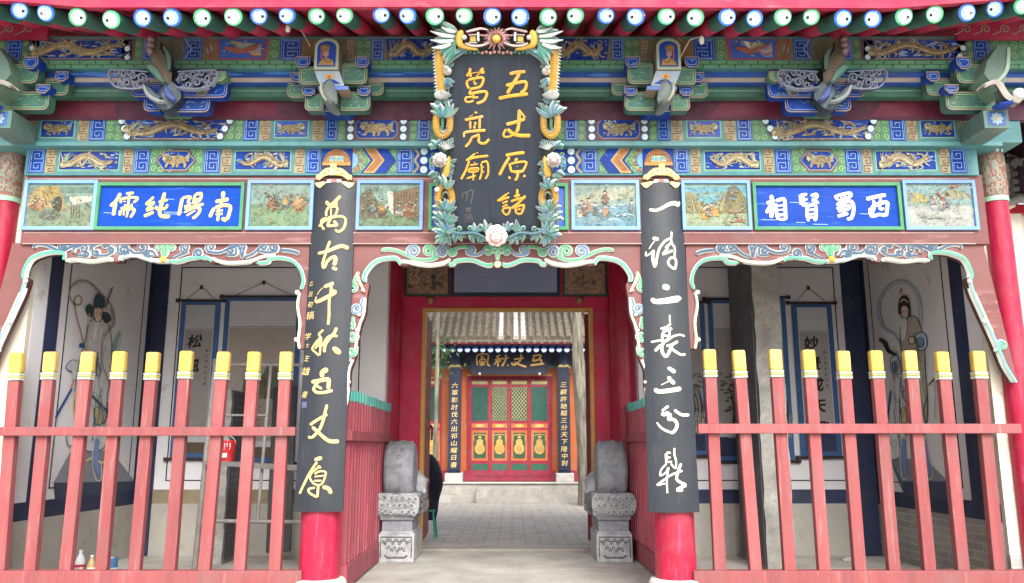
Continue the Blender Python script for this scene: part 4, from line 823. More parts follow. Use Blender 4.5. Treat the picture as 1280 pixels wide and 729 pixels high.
# --- eave: rafters with eyes, soffit, fascia, drip tiles, roof
RX = [-96, -54, -14, 24, 58, 97, 139, 178, 215, 252, 292, 323, 359, 396, 431, 477, 509, 544, 580, 616, 650, 686, 720, 758, 795, 833, 870, 909, 943, 978, 1015, 1054, 1091, 1130, 1169, 1208, 1243, 1278, 1316, 1356]
RYP = [6, 8, 10, 13, 16, 21, 24, 22, 22, 22, 21, 20, 18.5, 20, 19, 18.5, 18.5, 20, 19.5, 20, 21, 21.5, 19.5, 19.5, 20.5, 20, 21.5, 20.5, 22.5, 21.5, 21.5, 23, 24, 20, 18, 15.5, 11.5, 8, 4, 0]
al = radians(21); dirv = Vector((0, cos(al), sin(al))); upv = Vector((0, -sin(al), cos(al)))
for i, (px, py) in enumerate(zip(RX, RYP)):
    e = PY(px+rnd.uniform(-.8, .8), py+rnd.uniform(-.7, .7), 6.8); blue = ((i+1) % 4) < 2
    b = MB(); rr = .079*rnd.uniform(.96, 1.05)
    b.tube([e, e+dirv*.42], rr, RAFGRN, 18); b.tube([e+dirv*.42, e+dirv*2.3], rr*.985, RAFRED, 18)
    o = b.build('rafter', gate)
    k = MB(); c2 = Loc(e, Vector((1, 0, 0)), -upv, -dirv); s = .012 if i % 2 == 1 else -.012
    outer, mid = (('2a5cc0', '8fb4ea') if blue else ('3f9a6c', '9fd9b4'))
    k.ell(c2, 0, 0, rr*.99, rr*.99, C(outer), .002, n=24); k.ell(c2, s*.5, .002, rr*.8, rr*.8, C(mid), .004, n=24); k.ell(c2, s*1.1, .004, rr*.52, rr*.52, C('c2c8c6', .4, .03), .006, n=24); k.ell(c2, s*3.0, .008, .0145, .0145, INK, .008, n=12)
    
    for q in range(9): a_ = rnd.uniform(0, 6.28); r_ = rr*rnd.uniform(.3, .95); k.ell(c2, r_*cos(a_), r_*sin(a_), rnd.uniform(.003, .011), rnd.uniform(.002, .006), C(rnd.choice(('8f958f', '6f7a80', 'b0b4ac'))), .0095+q*.0002, rnd.uniform(0, 3), 7)
    k.build('painted_end', o)
b = MB(); S0 = [PY(u, v, 6.8) for u, v in ((-110, 7.5), (24, 14), (110, 21.5), (622, 20.5), (1115, 22.5), (1243, 12), (1380, -1))]
V = []; h_ = .085
for q in S0: V += [q+upv*h_, q+upv*h_+dirv*2.6]
b.add(V, [(2*i, 2*i+1, 2*i+3, 2*i+2) for i in range(6)], RAFRED); b.build('soffit_board', gate)
for u0_, u1_, va in ((-120, 60, 22), (1196, 1380, 22)):      # painted red boards closing the eave corners
    b = MB(); cc = Cv(7.5, 36); b.rect(cc, u0_, va, u1_, 49, C('8f2140', .6, .2), 0, .03)
    for k in range(7): uu = u0_+12+k*24; b.ribbon(cc, curl([(uu-16, 44), (uu-8, 40)], uu, 37, 6, 1, 1.4), 1.3, C('86806f'), .004)
    b.build('corner_board', gate)
b = MB(); fr_ = C('b32a49', .6, .14, 4, .15, (.3, 1, 1), 'cf6478', .2)
for q0, q1 in zip(S0, S0[1:]):
    A0, A1 = q0+upv*.075+Vector((0, -.02, 0)), q1+upv*.075+Vector((0, -.02, 0)); U = Vector((0, 0, .17)); D = Vector((0, .06, 0))
    b.hexa([A0, A1, A1+D, A0+D], [A0+U+Vector((0, -.03, 0)), A1+U+Vector((0, -.03, 0)), A1+U+D, A0+U+D], fr_)
b.build('fascia_board', gate)
TILE = stone('7d7c79', '55544f', 8, .7, .85, 30)
b = MB(); up2 = Vector((0, 0, 1)); N = 66
def eave(t):
    x = -6.2+12.4*t; p_ = None
    for q0, q1 in zip(S0, S0[1:]):
        if q0.x <= x <= q1.x: p_ = q0+(q1-q0)*((x-q0.x)/(q1.x-q0.x))
    if p_ is None: p_ = S0[0].copy() if x < S0[0].x else S0[-1].copy(); p_.x = x
    return p_+upv*.265+Vector((0, .06, 0))
ROW = [eave(i/N) for i in range(N+1)]; sl2 = Vector((0, cos(radians(27)), sin(radians(27))))
for i, q in enumerate(ROW):
    b.tube([q, q+sl2*3.4], .062, TILE, 8)
    if i < N:
        qq = (q+ROW[i+1])/2
        b.add([q, ROW[i+1], ROW[i+1]+sl2*3.4, q+sl2*3.4], [(0, 1, 2, 3)], TILE)
        c2 = Loc(qq+Vector((0, -.01, -.01))); b.poly(c2, [(-.07, -.02), (.07, -.02), (.055, .03), (0, .07), (-.055, .03)], TILE, 0, .02)
b.build('front_roof_tiles', gate)
b = MB(); rg = ROW[N//2]+sl2*3.4
b.box(-6.3, 6.3, rg.y-.15, rg.y+.15, rg.z-.15, rg.z+.45, TILE)
sb = Vector((0, cos(radians(27)), -sin(radians(27))))
p0 = Vector((-6.3, rg.y, rg.z)); p1 = Vector((6.3, rg.y, rg.z)); b.hexa([p0, p1, p1+sb*3.9, p0+sb*3.9], [p0-Vector((0, 0, .12)), p1-Vector((0, 0, .12)), p1+sb*3.9-Vector((0, 0, .12)), p0+sb*3.9-Vector((0, 0, .12))], TILE)
b.build('rear_roof', gate)
# gable ends close the roof space
for x in (-5.95, 5.85):
    b = MB(); b.hexa([(x, 7.7, 4.2), (x, rg.y, 4.2), (x, rg.y, rg.z), (x, 7.7, 5.4)], [(x+.1, 7.7, 4.2), (x+.1, rg.y, 4.2), (x+.1, rg.y, rg.z), (x+.1, 7.7, 5.4)], DARKR); b.hexa([(x, rg.y, 4.2), (x, 13, 4.2), (x, 13, 4.9), (x, rg.y, rg.z)], [(x+.1, rg.y, 4.2), (x+.1, 13, 4.2), (x+.1, 13, 4.9), (x+.1, rg.y, rg.z)], DARKR); b.build('gable_board', gate)

# --- inside: side walls, back walls, ceiling
WX0, WX1, YB = -4.95, 4.82, 11.1
BRK = brickmat('wall_brick', 'a29f99', '8d8a85', 'b8b4ab', .34, .085, .008, 'YZ', .5); BRKX = brickmat('pier_brick', 'b3b0aa', 'a39f98', 'c9c5bc', .3, .085, .008, 'XZ', .4)
DADO = C('a39f97', .9, .12, 2, .2, None, '8d877c', .3)
for X, sgn in ((WX0, -1), (WX1, 1)):
    b = MB(); x0, x1 = sorted((X, X+sgn*.36))
    b.box(x0, x1, 8.32, YB+.2, 0, 4.25, PLAST if sgn < 0 else PLAST2)
    o = b.build('side_wall', gate); c = CvX(X); I = sgn*-1
    d = MB(); xx = X+I*.012
    s0, s1 = sorted((X, xx)); d.box(s0, s1, 8.3, YB, 0, .66, DADO if sgn < 0 else BRK); d.build('brick_dado', o)
    d = MB(); s0, s1 = sorted((X, X+I*.008)); d.box(s0, s1, 8.3, YB, .66, .84, NAVY); d.box(s0, s1, 8.56, 8.8, .84, 4.25, NAVY); d.box(s0, s1, YB-.16, YB, .84, 4.25, NAVY)
    l0 = .006
    for (ya, yb, za, zb) in ((8.95, YB-.3, .955, .967), (8.95, YB-.3, 3.9, 3.912), (8.95, 8.965, .955, 3.9), (YB-.315, YB-.3, .955, 3.9)):
        s0, s1 = sorted((X, X+I*.005)); d.box(s0, s1, ya, yb, za, zb, INK)
    d.build('wall_border', o)
    d = MB(); x0, x1 = sorted((X-.0, X+sgn*.34))      # plastered pier end with bare brick foot
    d.box(x0+.002, x1-.002, 8.24, 8.32, .36, 4.25, C('c9c2b2', .85, .1, 2, .2, None, 'a9a08c', .3)); d.box(x0, x1, 8.232, 8.32, 0, .36, BRKX); d.build('wall_pier', o)
for (xa, xb, nm) in ((WX0, -1.72, 0), (1.72, WX1, 1)):
    b = MB(); b.box(xa, xb, YB, YB+.2, 0, 4.25, PLAST); o = b.build('back_wall', gate)
    d = MB(); d.box(xa, xb, YB-.012, YB, 0, .66, DADO); d.build('brick_dado', o)
    d = MB(); bc = NAVY if nm else C('8f8168')
    d.box(xa, xb, YB-.008, YB, .66, .84, bc)
    p0, p1 = (xa, xa+.2) if not nm else (xb-.26, xb)
    d.box(p0, p1, YB-.05, YB, .0, 4.25, NAVY)
    for z in (.95, 3.84): d.box(xa+.35, xb-.35, YB-.005, YB, z, z+.014, INK)
    for x in (xa+.36, xb-.36): d.box(x-.007, x+.007, YB-.006, YB, .95, 3.84, INK)
    d.build('wall_border', o)
b = MB(); b.box(-5.4, 5.4, 8.45, 11.9, 4.25, 4.33, C('4a3a38', .8, .2)); b.build('ceiling', gate)
b = MB()
for k in range(9): x = -4.6+k*1.15; b.box(x-.05, x+.05, 8.5, 11.1, 4.12, 4.25, C('55403c', .8, .2))
b.build('ceiling_joist', gate)

# --- murals of robed figures on the side walls
def mural(X, src, scale, ox, oy, data, name, lb):
    b = MB(); c = CvX(X); k = [0]
    for it in data:
        k[0] += 1; off = .006+k[0]*.0004
        kind, col, wd, pts = it; rgb = [int(col[q:q+2], 16) for q in (0, 2, 4)]
        if sum(rgb) > 290 and kind != 'Q': col = ''.join('%02x' % int(v+(255-v)*.3) for v in rgb)
        P = [(ox+x/scale, oy+y/scale) for x, y in pts]
        if kind == 'P': b.poly(c, [(u, v) for u, v, _ in smooth(P+[P[0]], 4)][:-1], C(col, .85, .15, 12), off); b.ribbon(c, P, 1.0, C('34323c'), off+.0002, closed=True, rnd=False)
        elif kind == 'Q': b.poly(c, P, C(col, .85, .1, 6), off)
        else: b.ribbon(c, P, [x/scale for x in wd], C(col, .85, .12), off, sub=5)
    r = random.Random(int(ox))
    for q in range(26):
        k[0] += 1; x = r.uniform(92, 176); y = r.uniform(240, 470); P = [(x, y), (x+r.uniform(-10, 10), y+r.uniform(20, 40)), (x+r.uniform(-18, 18), y+r.uniform(45, 80))]
        b.ribbon(c, [(ox+u/scale, oy+v/scale) for u, v in P], r.choice((.5, .7, 1.2)), C(r.choice(('4a4c56', '5f6f86', '3f5a8c', '8a7a58', '5a7d70', '8f4f48')), .85, .12), .006+k[0]*.0004)
    o = b.build(name, gate); o['label'] = lb
robeL = [('Q', '84868f', 0, [(15, 665), (65, 572), (190, 566), (258, 655), (258, 662)]), ('Q', '3a4356', 0, [(15, 665), (258, 660), (255, 712), (20, 724)]),
 ('R', '7a6a5c', (5, 6, 5), [(195, 385), (180, 350), (162, 300), (165, 232), (185, 200), (200, 180), (192, 130), (160, 90), (130, 60), (100, 50), (72, 65), (63, 95), (78, 122), (96, 122), (100, 105), (88, 96), (78, 112), (85, 160), (97, 205), (108, 250)]),
 ('R', '8f8276', (2, 2), [(190, 380), (172, 340), (158, 296), (160, 228), (180, 196), (194, 178), (186, 132), (156, 95), (128, 66), (100, 56), (78, 68)]),
 ('P', 'b2b0b0', 0, [(110, 235), (125, 175), (170, 170), (190, 225), (188, 330), (176, 420), (182, 500), (165, 560), (112, 565), (84, 500), (78, 400), (92, 300)]),
 ('R', '3a5a8c', (10, 12, 4), [(95, 255), (100, 245), (115, 262)]), ('R', '5d8f86', (10, 16, 8), [(196, 290), (200, 250), (216, 205)]), ('R', 'a9b4b4', (4, 4), [(222, 200), (214, 250), (196, 300)]),
 ('P', '9fa2ae', 0, [(52, 312), (70, 292), (92, 300), (88, 325), (62, 325)]), ('R', 'a0aab0', (22, 28, 10), [(100, 290), (84, 330), (72, 350)]), ('R', '2c4c8c', (7, 7), [(70, 378), (35, 440), (20, 468)]), ('R', 'a55a48', (6, 6), [(76, 352), (66, 380)]),
 ('R', '2c4c8c', (7, 7), [(130, 400), (190, 460)]), ('R', 'b9a34a', (5, 5), [(78, 390), (74, 440), (90, 500)]), ('R', '8a8f98', (4, 3), [(125, 180), (112, 250), (100, 300), (96, 380)]), ('R', 'd0cfcb', (3, 3), [(160, 200), (150, 260), (130, 330), (120, 420), (108, 500)]), ('R', '6f7a86', (2, 2), [(172, 250), (150, 350), (172, 470)]), ('R', '6f7a86', (2, 2), [(120, 300), (126, 400), (110, 540)]),
 ('P', 'a89c4e', 0, [(138, 440), (160, 440), (162, 482), (140, 484)]), ('R', '5a8a6c', (6, 9, 5), [(130, 500), (150, 520), (176, 505)]), ('R', 'c9b25c', (5, 7, 5), [(112, 600), (130, 590), (160, 604), (172, 590)]),
 ('R', '3a5a9c', (14, 18, 10), [(146, 530), (140, 590), (150, 640)]), ('R', 'c9d2da', (2, 2), [(136, 540), (130, 600), (142, 655), (158, 650), (156, 600)]), ('P', 'b9b7b5', 0, [(52, 525), (70, 520), (78, 545), (58, 552)]), ('R', '9fb0c0', (4, 4), [(60, 632), (72, 610)]),
 ('R', '4a4446', (3, 4), [(192, 70), (170, 135)]), ('P', '2f4a4c', 0, [(110, 140), (122, 122), (134, 140), (126, 162)]), ('P', '2f4a4c', 0, [(162, 150), (178, 150), (186, 170), (168, 178)]), ('P', '35525a', 0, [(136, 130), (140, 100), (152, 92), (166, 108), (164, 132)]),
 ('P', 'c79a86', 0, [(134, 138), (148, 130), (160, 140), (158, 166), (146, 176), (135, 164)]), ('R', 'c9c8c6', (8, 14, 5), [(146, 168), (140, 195), (134, 232)]), ('R', 'b05a50', (3, 4), [(154, 152), (156, 160)]), ('R', '2a2a2e', (2, 2), [(138, 150), (144, 149)]), ('R', '2a2a2e', (2, 2), [(150, 149), (156, 150)]), ('R', 'b9a34a', (3, 3), [(120, 150), (118, 210), (112, 270)]), ('R', 'b9a34a', (3, 3), [(172, 180), (160, 240)])]
mural(WX0+.001, 0, 2.43, 60, 330, robeL, 'wall_mural', 'mural of a white bearded robed figure with a brown looping scarf')
robeR = [('Q', '84868f', 0, [(85, 592), (186, 592), (256, 660), (118, 660)]), ('Q', '59626f', 0, [(85, 594), (118, 660), (124, 705), (90, 620)]), ('Q', '3f4a5e', 0, [(118, 661), (256, 661), (256, 714), (124, 706)]),
 ('R', '7d93ae', (6, 6, 6), [(112, 245), (96, 215), (60, 195), (45, 150), (52, 100), (80, 62), (120, 50), (155, 72), (175, 120), (178, 180), (170, 220)]), ('R', '56708f', (2, 2), [(105, 232), (92, 208), (66, 190), (52, 150), (58, 104), (84, 70), (120, 58), (150, 78), (168, 124), (170, 180)]),
 ('P', '8a826e', 0, [(112, 210), (125, 170), (158, 160), (176, 200), (186, 260), (190, 340), (196, 430), (186, 520), (150, 500), (128, 520), (112, 430), (118, 320)]), ('P', 'b9b8b6', 0, [(116, 330), (140, 320), (142, 480), (112, 490)]), ('R', '2a2c36', (10, 16, 8), [(48, 228), (66, 240), (76, 262), (104, 280)]), ('R', 'c9c8c8', (5, 6, 4), [(46, 240), (62, 256), (76, 282), (100, 296)]),
 ('P', '8fa9c2', 0, [(160, 215), (188, 212), (194, 250), (170, 262)]), ('P', '2f5f9a', 0, [(166, 228), (182, 226), (184, 248), (170, 252)]), ('P', 'a9bac9', 0, [(84, 290), (106, 280), (112, 330), (90, 335)]), ('P', '2f5f9a', 0, [(90, 300), (102, 298), (104, 325), (92, 328)]), ('R', 'b99a72', (8, 8), [(94, 335), (84, 385)]), ('R', '24407a', (5, 5), [(84, 385), (72, 490)]),
 ('R', '8fa0b2', (5, 5), [(104, 300), (120, 360), (104, 420), (92, 380), (108, 320)]), ('R', '7d9a6c', (6, 10, 6), [(185, 300), (176, 360), (188, 430)]), ('R', 'c2ab5a', (4, 6, 4), [(180, 380), (190, 440), (182, 500)]), ('R', '3a6a7c', (4, 5, 4), [(196, 400), (186, 450), (196, 495)]), ('P', 'b9a24e', 0, [(118, 440), (132, 440), (132, 480), (118, 480)]), ('P', 'c6c4c0', 0, [(76, 520), (104, 512), (112, 580), (82, 592)]), ('R', '6d6a66', (2, 2), [(82, 540), (96, 560), (104, 545), (90, 535)]),
 ('R', '3a5a9c', (12, 16, 10), [(124, 530), (124, 590), (128, 640)]), ('R', 'c9d2da', (2, 2), [(116, 540), (114, 600), (122, 652), (136, 648)]), ('R', '3a5a9c', (12, 16, 10), [(184, 530), (190, 580), (206, 640)]), ('R', 'c9d2da', (2, 2), [(176, 540), (182, 590), (200, 652), (214, 640), (204, 600)]), ('R', '3c3a40', (4, 4), [(200, 368), (222, 345)]), ('R', '6c6656', (2, 2), [(220, 350), (220, 470)]),
 ('P', '2c2a2a', 0, [(110, 150), (112, 110), (126, 96), (140, 112), (144, 150), (134, 165)]), ('R', 'c0392f', (5, 8, 4), [(116, 92), (117, 80), (119, 72)]), ('P', 'c9a892', 0, [(118, 132), (130, 126), (140, 138), (138, 162), (128, 172), (119, 160)]), ('R', 'd0cfcc', (12, 20, 8), [(128, 166), (126, 195), (122, 232)]), ('R', 'c2a24e', (3, 5, 3), [(114, 118), (126, 108), (140, 118)]), ('R', '2a2a2e', (2, 2), [(120, 146), (126, 145)]), ('R', '2a2a2e', (2, 2), [(132, 145), (138, 146)]), ('P', 'c9b38a', 0, [(142, 225), (156, 222), (158, 240), (144, 242)])]
mural(WX1-.001, 0, 2.43, 1080, 330, robeR, 'wall_mural', 'mural of a white bearded robed figure with a blue looping scarf')

# --- door wall
YD = 11.6
DOORRED = C('b01f46', .5, .12, 2.5, .1)
X0, X1 = xat(529, 500, YD), xat(740, 500, YD); ZT = zat(388, YD)
b = MB(); b.box(-1.75, X0-.03, YD, YD+.12, 0, 4.25, DOORRED); b.box(X1+.03, 1.75, YD, YD+.12, 0, 4.25, DOORRED); b.box(X0-.03, X1+.03, YD, YD+.12, ZT+.03, 4.25, DOORRED)
dw = b.build('door_wall', gate); cd = CvP(YD)
b = MB(); fm = C('b8863c', .45, .12)
zt = ZT; b.box(X0-.035, X0+.02, YD-.02, YD+.13, 0, zt+.035, fm); b.box(X1-.02, X1+.035, YD-.02, YD+.13, 0, zt+.035, fm); b.box(X0+.02, X1-.02, YD-.02, YD+.13, zt-.01, zt+.035, fm); b.build('door_frame', dw, .006)
for (u0, u1) in ((509, 560), (706, 756)):
    b = MB(); b.rect(cd, u0-3, 328, u1+3, 371, C('2f4038'), .025, .026); b.rect(cd, u0, 330, u1, 368, C('8d6d58', .6, .3, 12), .028)
    rr2 = random.Random(u0)
    for k in range(46): u = rr2.uniform(u0+3, u1-8); v = rr2.uniform(334, 365); b.ribbon(cd, [(u, v), (u+rr2.uniform(-4, 6), v+rr2.uniform(-5, 5)), (u+rr2.uniform(0, 8), v+rr2.uniform(-3, 3))], [.6, 1.4, .5], C(rr2.choice(('4a362e', '5c463a', '3c302c', 'a5866c'))), .03, .004)
    if u0 < 600: b.ell(cd, 542, 347, 3.4, 3.4, C('33302f'), .036, 0, 14); b.ribbon(cd, [(542, 350), (543, 364)], [3, 5], C('4f4c4a'), .034); b.rect(cd, 512, 334, 524, 356, C('a58a70'), .031)
    b.build('carved_panel', dw)
b = MB(); b.rect(cd, 564, 326, 700, 371, C('22303f'), .025, .026); b.rect(cd, 568, 330, 696, 366, C('8a92b0', .6, .08, 3, .05), .028); b.ribbon(cd, [(570, 331.5), (694, 331.5), (694, 364.5), (570, 364.5)], .7, C('8d94ac'), .031, closed=True, sm=False)
for k in range(7): b.ell(cd, 588+k*14.5, 347, 1.4, .9, C('7b829b'), .031)
b.build('blank_board', dw)
b = MB()
for u in (538.5, 724.5): b.lathe((0, 0, 0), [(.001, 0), (.001, .001)], fm, 4); b.dome(cd, u, 376, 4.6, C('8f6a3c', .45, .15), .02, .08)
b.build('door_stud', dw)
for px in (481.5, 781): 
    x = xat(px, 500, 11.5); b = MB(); b.tube([(x, 11.5, .1), (x, 11.5, 4.25)], .205, RED, 32); o = b.build('column', gate)
    s = MB(); s.lathe((x, 11.5, 0), [(.3, 0), (.3, .07), (.25, .1), (.21, .11)], stone('c9c6c1', 'a9a59e', 6, .3), 28); s.build('plinth', o)
# door leaves, standing open inwards
def leaf(pa, pb, zb, nm, lit):
    b = MB(); a = Vector((pa[0], pa[1], 0)); q = Vector((pb[0], pb[1], 0)); t = (q-a).normalized(); s = Vector((-t.y, t.x, 0))*.06
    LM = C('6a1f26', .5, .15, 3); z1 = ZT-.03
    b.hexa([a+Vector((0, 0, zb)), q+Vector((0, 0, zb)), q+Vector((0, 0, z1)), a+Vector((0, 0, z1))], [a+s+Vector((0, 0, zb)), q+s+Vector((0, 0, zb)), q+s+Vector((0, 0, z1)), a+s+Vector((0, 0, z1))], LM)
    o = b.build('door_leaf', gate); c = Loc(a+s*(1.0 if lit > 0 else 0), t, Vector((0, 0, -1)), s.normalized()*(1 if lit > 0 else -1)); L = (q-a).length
    d = MB(); d.rect(c, .0, -.62, L, -.5, C('a8813a', .4, .15), .004, .006); d.rect(c, 0, -z1+.05, L, -z1+.12, C('3f1418'), .004, .006)
    for z in (.9, 1.7, 2.5): d.rect(c, .05, -z-.03, L-.05, -z+.03, C('7d2a30'), .012, .014)
    d.build('door_band', o)
    d = MB(); cc2 = [c.pt(L-.16, -1.62, .03), ]; R = [c.pt(L-.16+.07*sin(k*pi/8), -1.6+.1*cos(k*pi/8), .04) for k in range(17)]; d.tube(R, .011, C('4a3524', .4, .1, 7, .1, None, None, .3, .6), 8); d.dome(c, L-.16, -1.7, .035, C('4a3524'), .005, .04); d.build('door_ring', o)
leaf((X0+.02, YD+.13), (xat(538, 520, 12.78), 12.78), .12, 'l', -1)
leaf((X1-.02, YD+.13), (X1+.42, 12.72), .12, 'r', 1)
b = MB(); b.box(X0-.1, X1+.1, YD-.02, YD+.16, 0, .03, C('8f8a82')); b.build('door_sill', dw)
# ================================================================== hanging plaque
ct = CvT(6.95, 38, 7.9, 308)
def carved(mb, c, pts, w, mat, off=.03, h=.03, th=.05, **k): mb.ribbon(c, pts, w, mat, off, h, th, **k)
pq = thing('name_plaque', 'large black plaque with seven gold characters in a carved dragon frame under the eave', 'plaque', tuple(ct.pt(621, 308)))
b = MB(); b.poly(ct, [(560, 64), (681, 64), (677, 290), (564, 290)], C('2a313b', .4, .16, 4, .25, (5, 1, .25), '3d444d', .1, 0, .25), 0, .05); b.build('board', pq)
for k in ('pwu', 'pzhang', 'pyuan', 'pzhu', 'pge', 'pliang', 'pmiao'): b = MB(); brush(b, ct, k, GOLD, off=.004, h=.006, th=.0, f=.95); b.build('character', pq)
b = MB()
dim = C('6d675f'); dimp = C('7a6570')
b.ribbon(ct, [(579, 247), (577.5, 244), (583, 240), (584, 246), (582, 252)], .8, dim, .003); b.ribbon(ct, [(584, 240), (591, 238), (590, 248), (588, 255)], .8, dim, .003)
write(b, ct, '悦', 585.5, 262, 7, dim, .003); b.ribbon(ct, [(582, 268.5), (590, 268.5), (590, 276.5), (582, 276.5)], .7, dimp, .003, closed=True, sm=False); write(b, ct, '印', 586, 272.5, 5, dimp, .003)
b.build('seal_mark', pq)
b = MB(); DT = C('2f4a4a'); LG = C('6f9488', .6, .18); LB_ = C('658a9a', .6, .18); LW = C('aeb4b0', .6, .1); LT = C('4f8578', .5, .16)
b.poly(ct, [(545, 52), (697, 52), (690, 300), (552, 300)], C('5d6a62', .7, .3, 12), -.052, .03)
def lf(c, x, y, an, L, w, col, off):
    e = (x+L*cos(an), y+L*sin(an)); m_ = (x+L*.5*cos(an+.12), y+L*.5*sin(an+.12))
    L *= 1.02; w *= 1.3; e = (x+L*cos(an), y+L*sin(an)); m_ = (x+L*.5*cos(an+.12), y+L*.5*sin(an+.12))
    carved(b, c, [(x, y), m_, e], [w*.45, w*1.25, w*.9, .6], LW, off, .012, .03, sub=4); carved(b, c, [(x, y), m_, (x+L*.93*cos(an), y+L*.93*sin(an))], [w*.3, w*.85, w*.55, .4], col, off+.012, .008, 0, sub=4); b.ribbon(c, [(x, y), e], .5, DT, off+.024, 0, 0)
def leaves(c, x, y, n, a0, a1, L, w, off=.02):
    for k in range(n): lf(c, x+rnd.uniform(-1.5, 1.5), y+rnd.uniform(-1.5, 1.5), a0+(a1-a0)*k/max(1, n-1)+rnd.uniform(-.12, .12), L*rnd.uniform(.85, 1.15), w, rnd.choice((LG, LB_, LT)), off+.004*k)
def rose(c, x, y, r, col, line, off=.06):
    for k in range(9): a = k*2*pi/9; b.dome(c, x+r*.6*cos(a), y+r*.6*sin(a), r*.42, col, off, .03, 10)
    for k in range(6): a = k*2*pi/6+.4; b.dome(c, x+r*.3*cos(a), y+r*.3*sin(a), r*.36, col, off+.025, .03, 10)
    b.dome(c, x, y, r*.3, col, off+.05, .03, 10)
    for k in range(9): a = k*2*pi/9+.2; b.ribbon(c, [(x+r*.4*cos(a-.3), y+r*.4*sin(a-.3)), (x+r*.62*cos(a), y+r*.62*sin(a)), (x+r*.5*cos(a+.4), y+r*.5*sin(a+.4))], r*.07, line, off+.055, .004)
for fl in (False, True):
    c = Flip(ct, 1242) if fl else ct
    # dragon body going down the side
    carved(b, c, [(549, 60), (549, 78), (550.5, 98), (552.5, 119)], [10, 11.5, 11.5, 9.5], PGOLD, .02, .04, .07)
    for k in range(17):
        for j in (-1, 0, 1): v = 62+k*3.3; b.ribbon(c, [(548.6+j*2.6+k*.2-1.1, v), (548.6+j*2.6+k*.2, v+1.5), (548.6+j*2.6+k*.2+1.1, v)], .55, C('a87a2c'), .062-.02*abs(j)*.6, .003)
    for k in range(15): v = 60+k*4.1; x = 544.2+k*.27; b.poly(c, [(x, v), (x-4.6, v+4.2), (x-.2, v+4)], LW, .03, .04)
    for k in range(9): a = .3+k*.28; carved(b, c, [(553, 112), (553+9*cos(a+.5)*.9, 114+5*sin(a)), (554+11*cos(a), 117+7*sin(a))], [2.6, 2.8, .8], LW, .05, .012, .03)
    b.dome(c, 557.5, 73, 4.2, LW, .03, .04); b.dome(c, 559.5, 89, 5.6, LW, .03, .04); b.dome(c, 558, 84, 3.6, LW, .04, .04); b.ribbon(c, spiral(559.5, 89, 3.4, 0, 1.3), .8, C('b0826c'), .07, .004)
    leaves(c, 559, 97, 3, .6, 1.9, 11, 4.4, .03)
    # crest: wing of flame hair, head, scrolls and the middle pearl
    for k in range(7): a = pi+.62-.30*k; lf(c, 573-k*.6, 45+k*2.3, a, 31-k*1.6, 7.2, LT if k > 2 else LG, .03+.006*k)
    for k in range(6): lf(c, 588-k*3.2, 60+k*1.2, pi-.35-.1*k, 24, 5.6, LT if k % 2 else LB_, .035+.004*k)
    for q in ((571, 40, 552, 34), (569, 46, 538.5, 39), (568, 51, 538.5, 50), (565, 55, 540, 60)): carved(b, c, [(q[0], q[1]), ((q[0]+q[2])/2, (q[1]+q[3])/2+1.5), (q[2], q[3])], [3.5, 5, .8], LW, .08, .012, .03)
    carved(b, c, [(578, 38), (575, 47), (576, 56), (586, 60), (598, 62)], [7, 9, 8, 5, 3], PGOLD, .07, .03, .06)
    carved(b, c, [(583, 40), (592, 38), (602, 36), (611, 38)], [2.5, 3.4, 3, 1.5], PINKW, .07, .02, .05); carved(b, c, [(582, 54), (590, 57), (602, 57), (612, 53)], [2, 3, 3, 1.5], PINKW, .08, .02, .05); carved(b, c, [(598, 40), (598, 52)], 3.4, C('c9ccca'), .07, .02, .05); carved(b, c, [(600, 44), (610, 46), (611, 52)], 2.4, C('b58c86'), .07, .02, .05)
    b.rect(c, 588, 45.5, 595, 52, PGOLD, .08, .06); carved(b, c, [(586, 44), (597, 43.5)], 1.8, LW, .085, .01, .03); carved(b, c, [(586, 53.5), (597, 53.5)], 1.8, LW, .085, .01, .03)
    b.dome(c, 581, 47, 3.2, LW, .09, .02)
    for k in range(5): a = -pi/2-.2-.34*k; carved(b, c, [(620.5+6*cos(a), 49+6*sin(a)), (620.5+11*cos(a+.1), 49+11*sin(a+.1)), (620.5+16*cos(a), 49+15*sin(a))], [4.4, 3.6, .8], C('a77a78', .5, .15), .05+.003*k, .02, .05)
    for k in range(4): a = pi/2+.25+.36*k; carved(b, c, [(620.5+6*cos(a), 49+5*sin(a)), (620.5+17*cos(a), 50+14*sin(a))], [4.2, 1.2], C('9a6f70', .5, .15), .05+.003*k, .02, .05)
    for k in range(9): b.dome(c, 578+k*5, 65+(k % 2)*1.2, 2.4, LT if k < 5 else C('b58c86'), .02, .03, 8)
    # mid side: leaf tuft, first coil, peony, second coil
    leaves(c, 553.5, 146, 7, -2.7, -.5, 19, 5.4, .05)
    carved(b, c, [(546, 142), (545.3, 152), (546.5, 163), (553.5, 170), (561, 163), (562.5, 152), (562, 142)], 8.5, PGOLD, .02, .045, .06)
    for k in range(12): t = k/11; a = pi-pi*t; x, y = 553.8+4.6*cos(a), 158+7*sin(a); b.poly(c, [(x, y), (x-2.4*cos(a)+1, y-2.6*sin(a)), (x+1.6, y+.3)], LW, .05, .03)
    carved(b, c, [(553.5, 146), (553.5, 163)], [4, 6, 1.5], LT, .04, .02, .03)
    for k in range(8): a = -2.6+k*.34; carved(b, c, [(558, 186), (558+11*cos(a), 184+8*sin(a))], [2.6, 1], LW, .04+.002*k, .012, .03)
    rose(c, 550.5, 199, 9.5, LW, C('a8483c')); leaves(c, 546, 182, 3, 2.4, 3.9, 9, 4.4, .02); leaves(c, 560, 203, 3, -.3, .9, 9, 4.2, .02); leaves(c, 546, 214, 2, 1.7, 2.6, 10, 4.4, .02)
    carved(b, c, [(562, 195), (559.5, 208), (556, 221)], [3, 9, 8], PGOLD, .03, .045, .06)
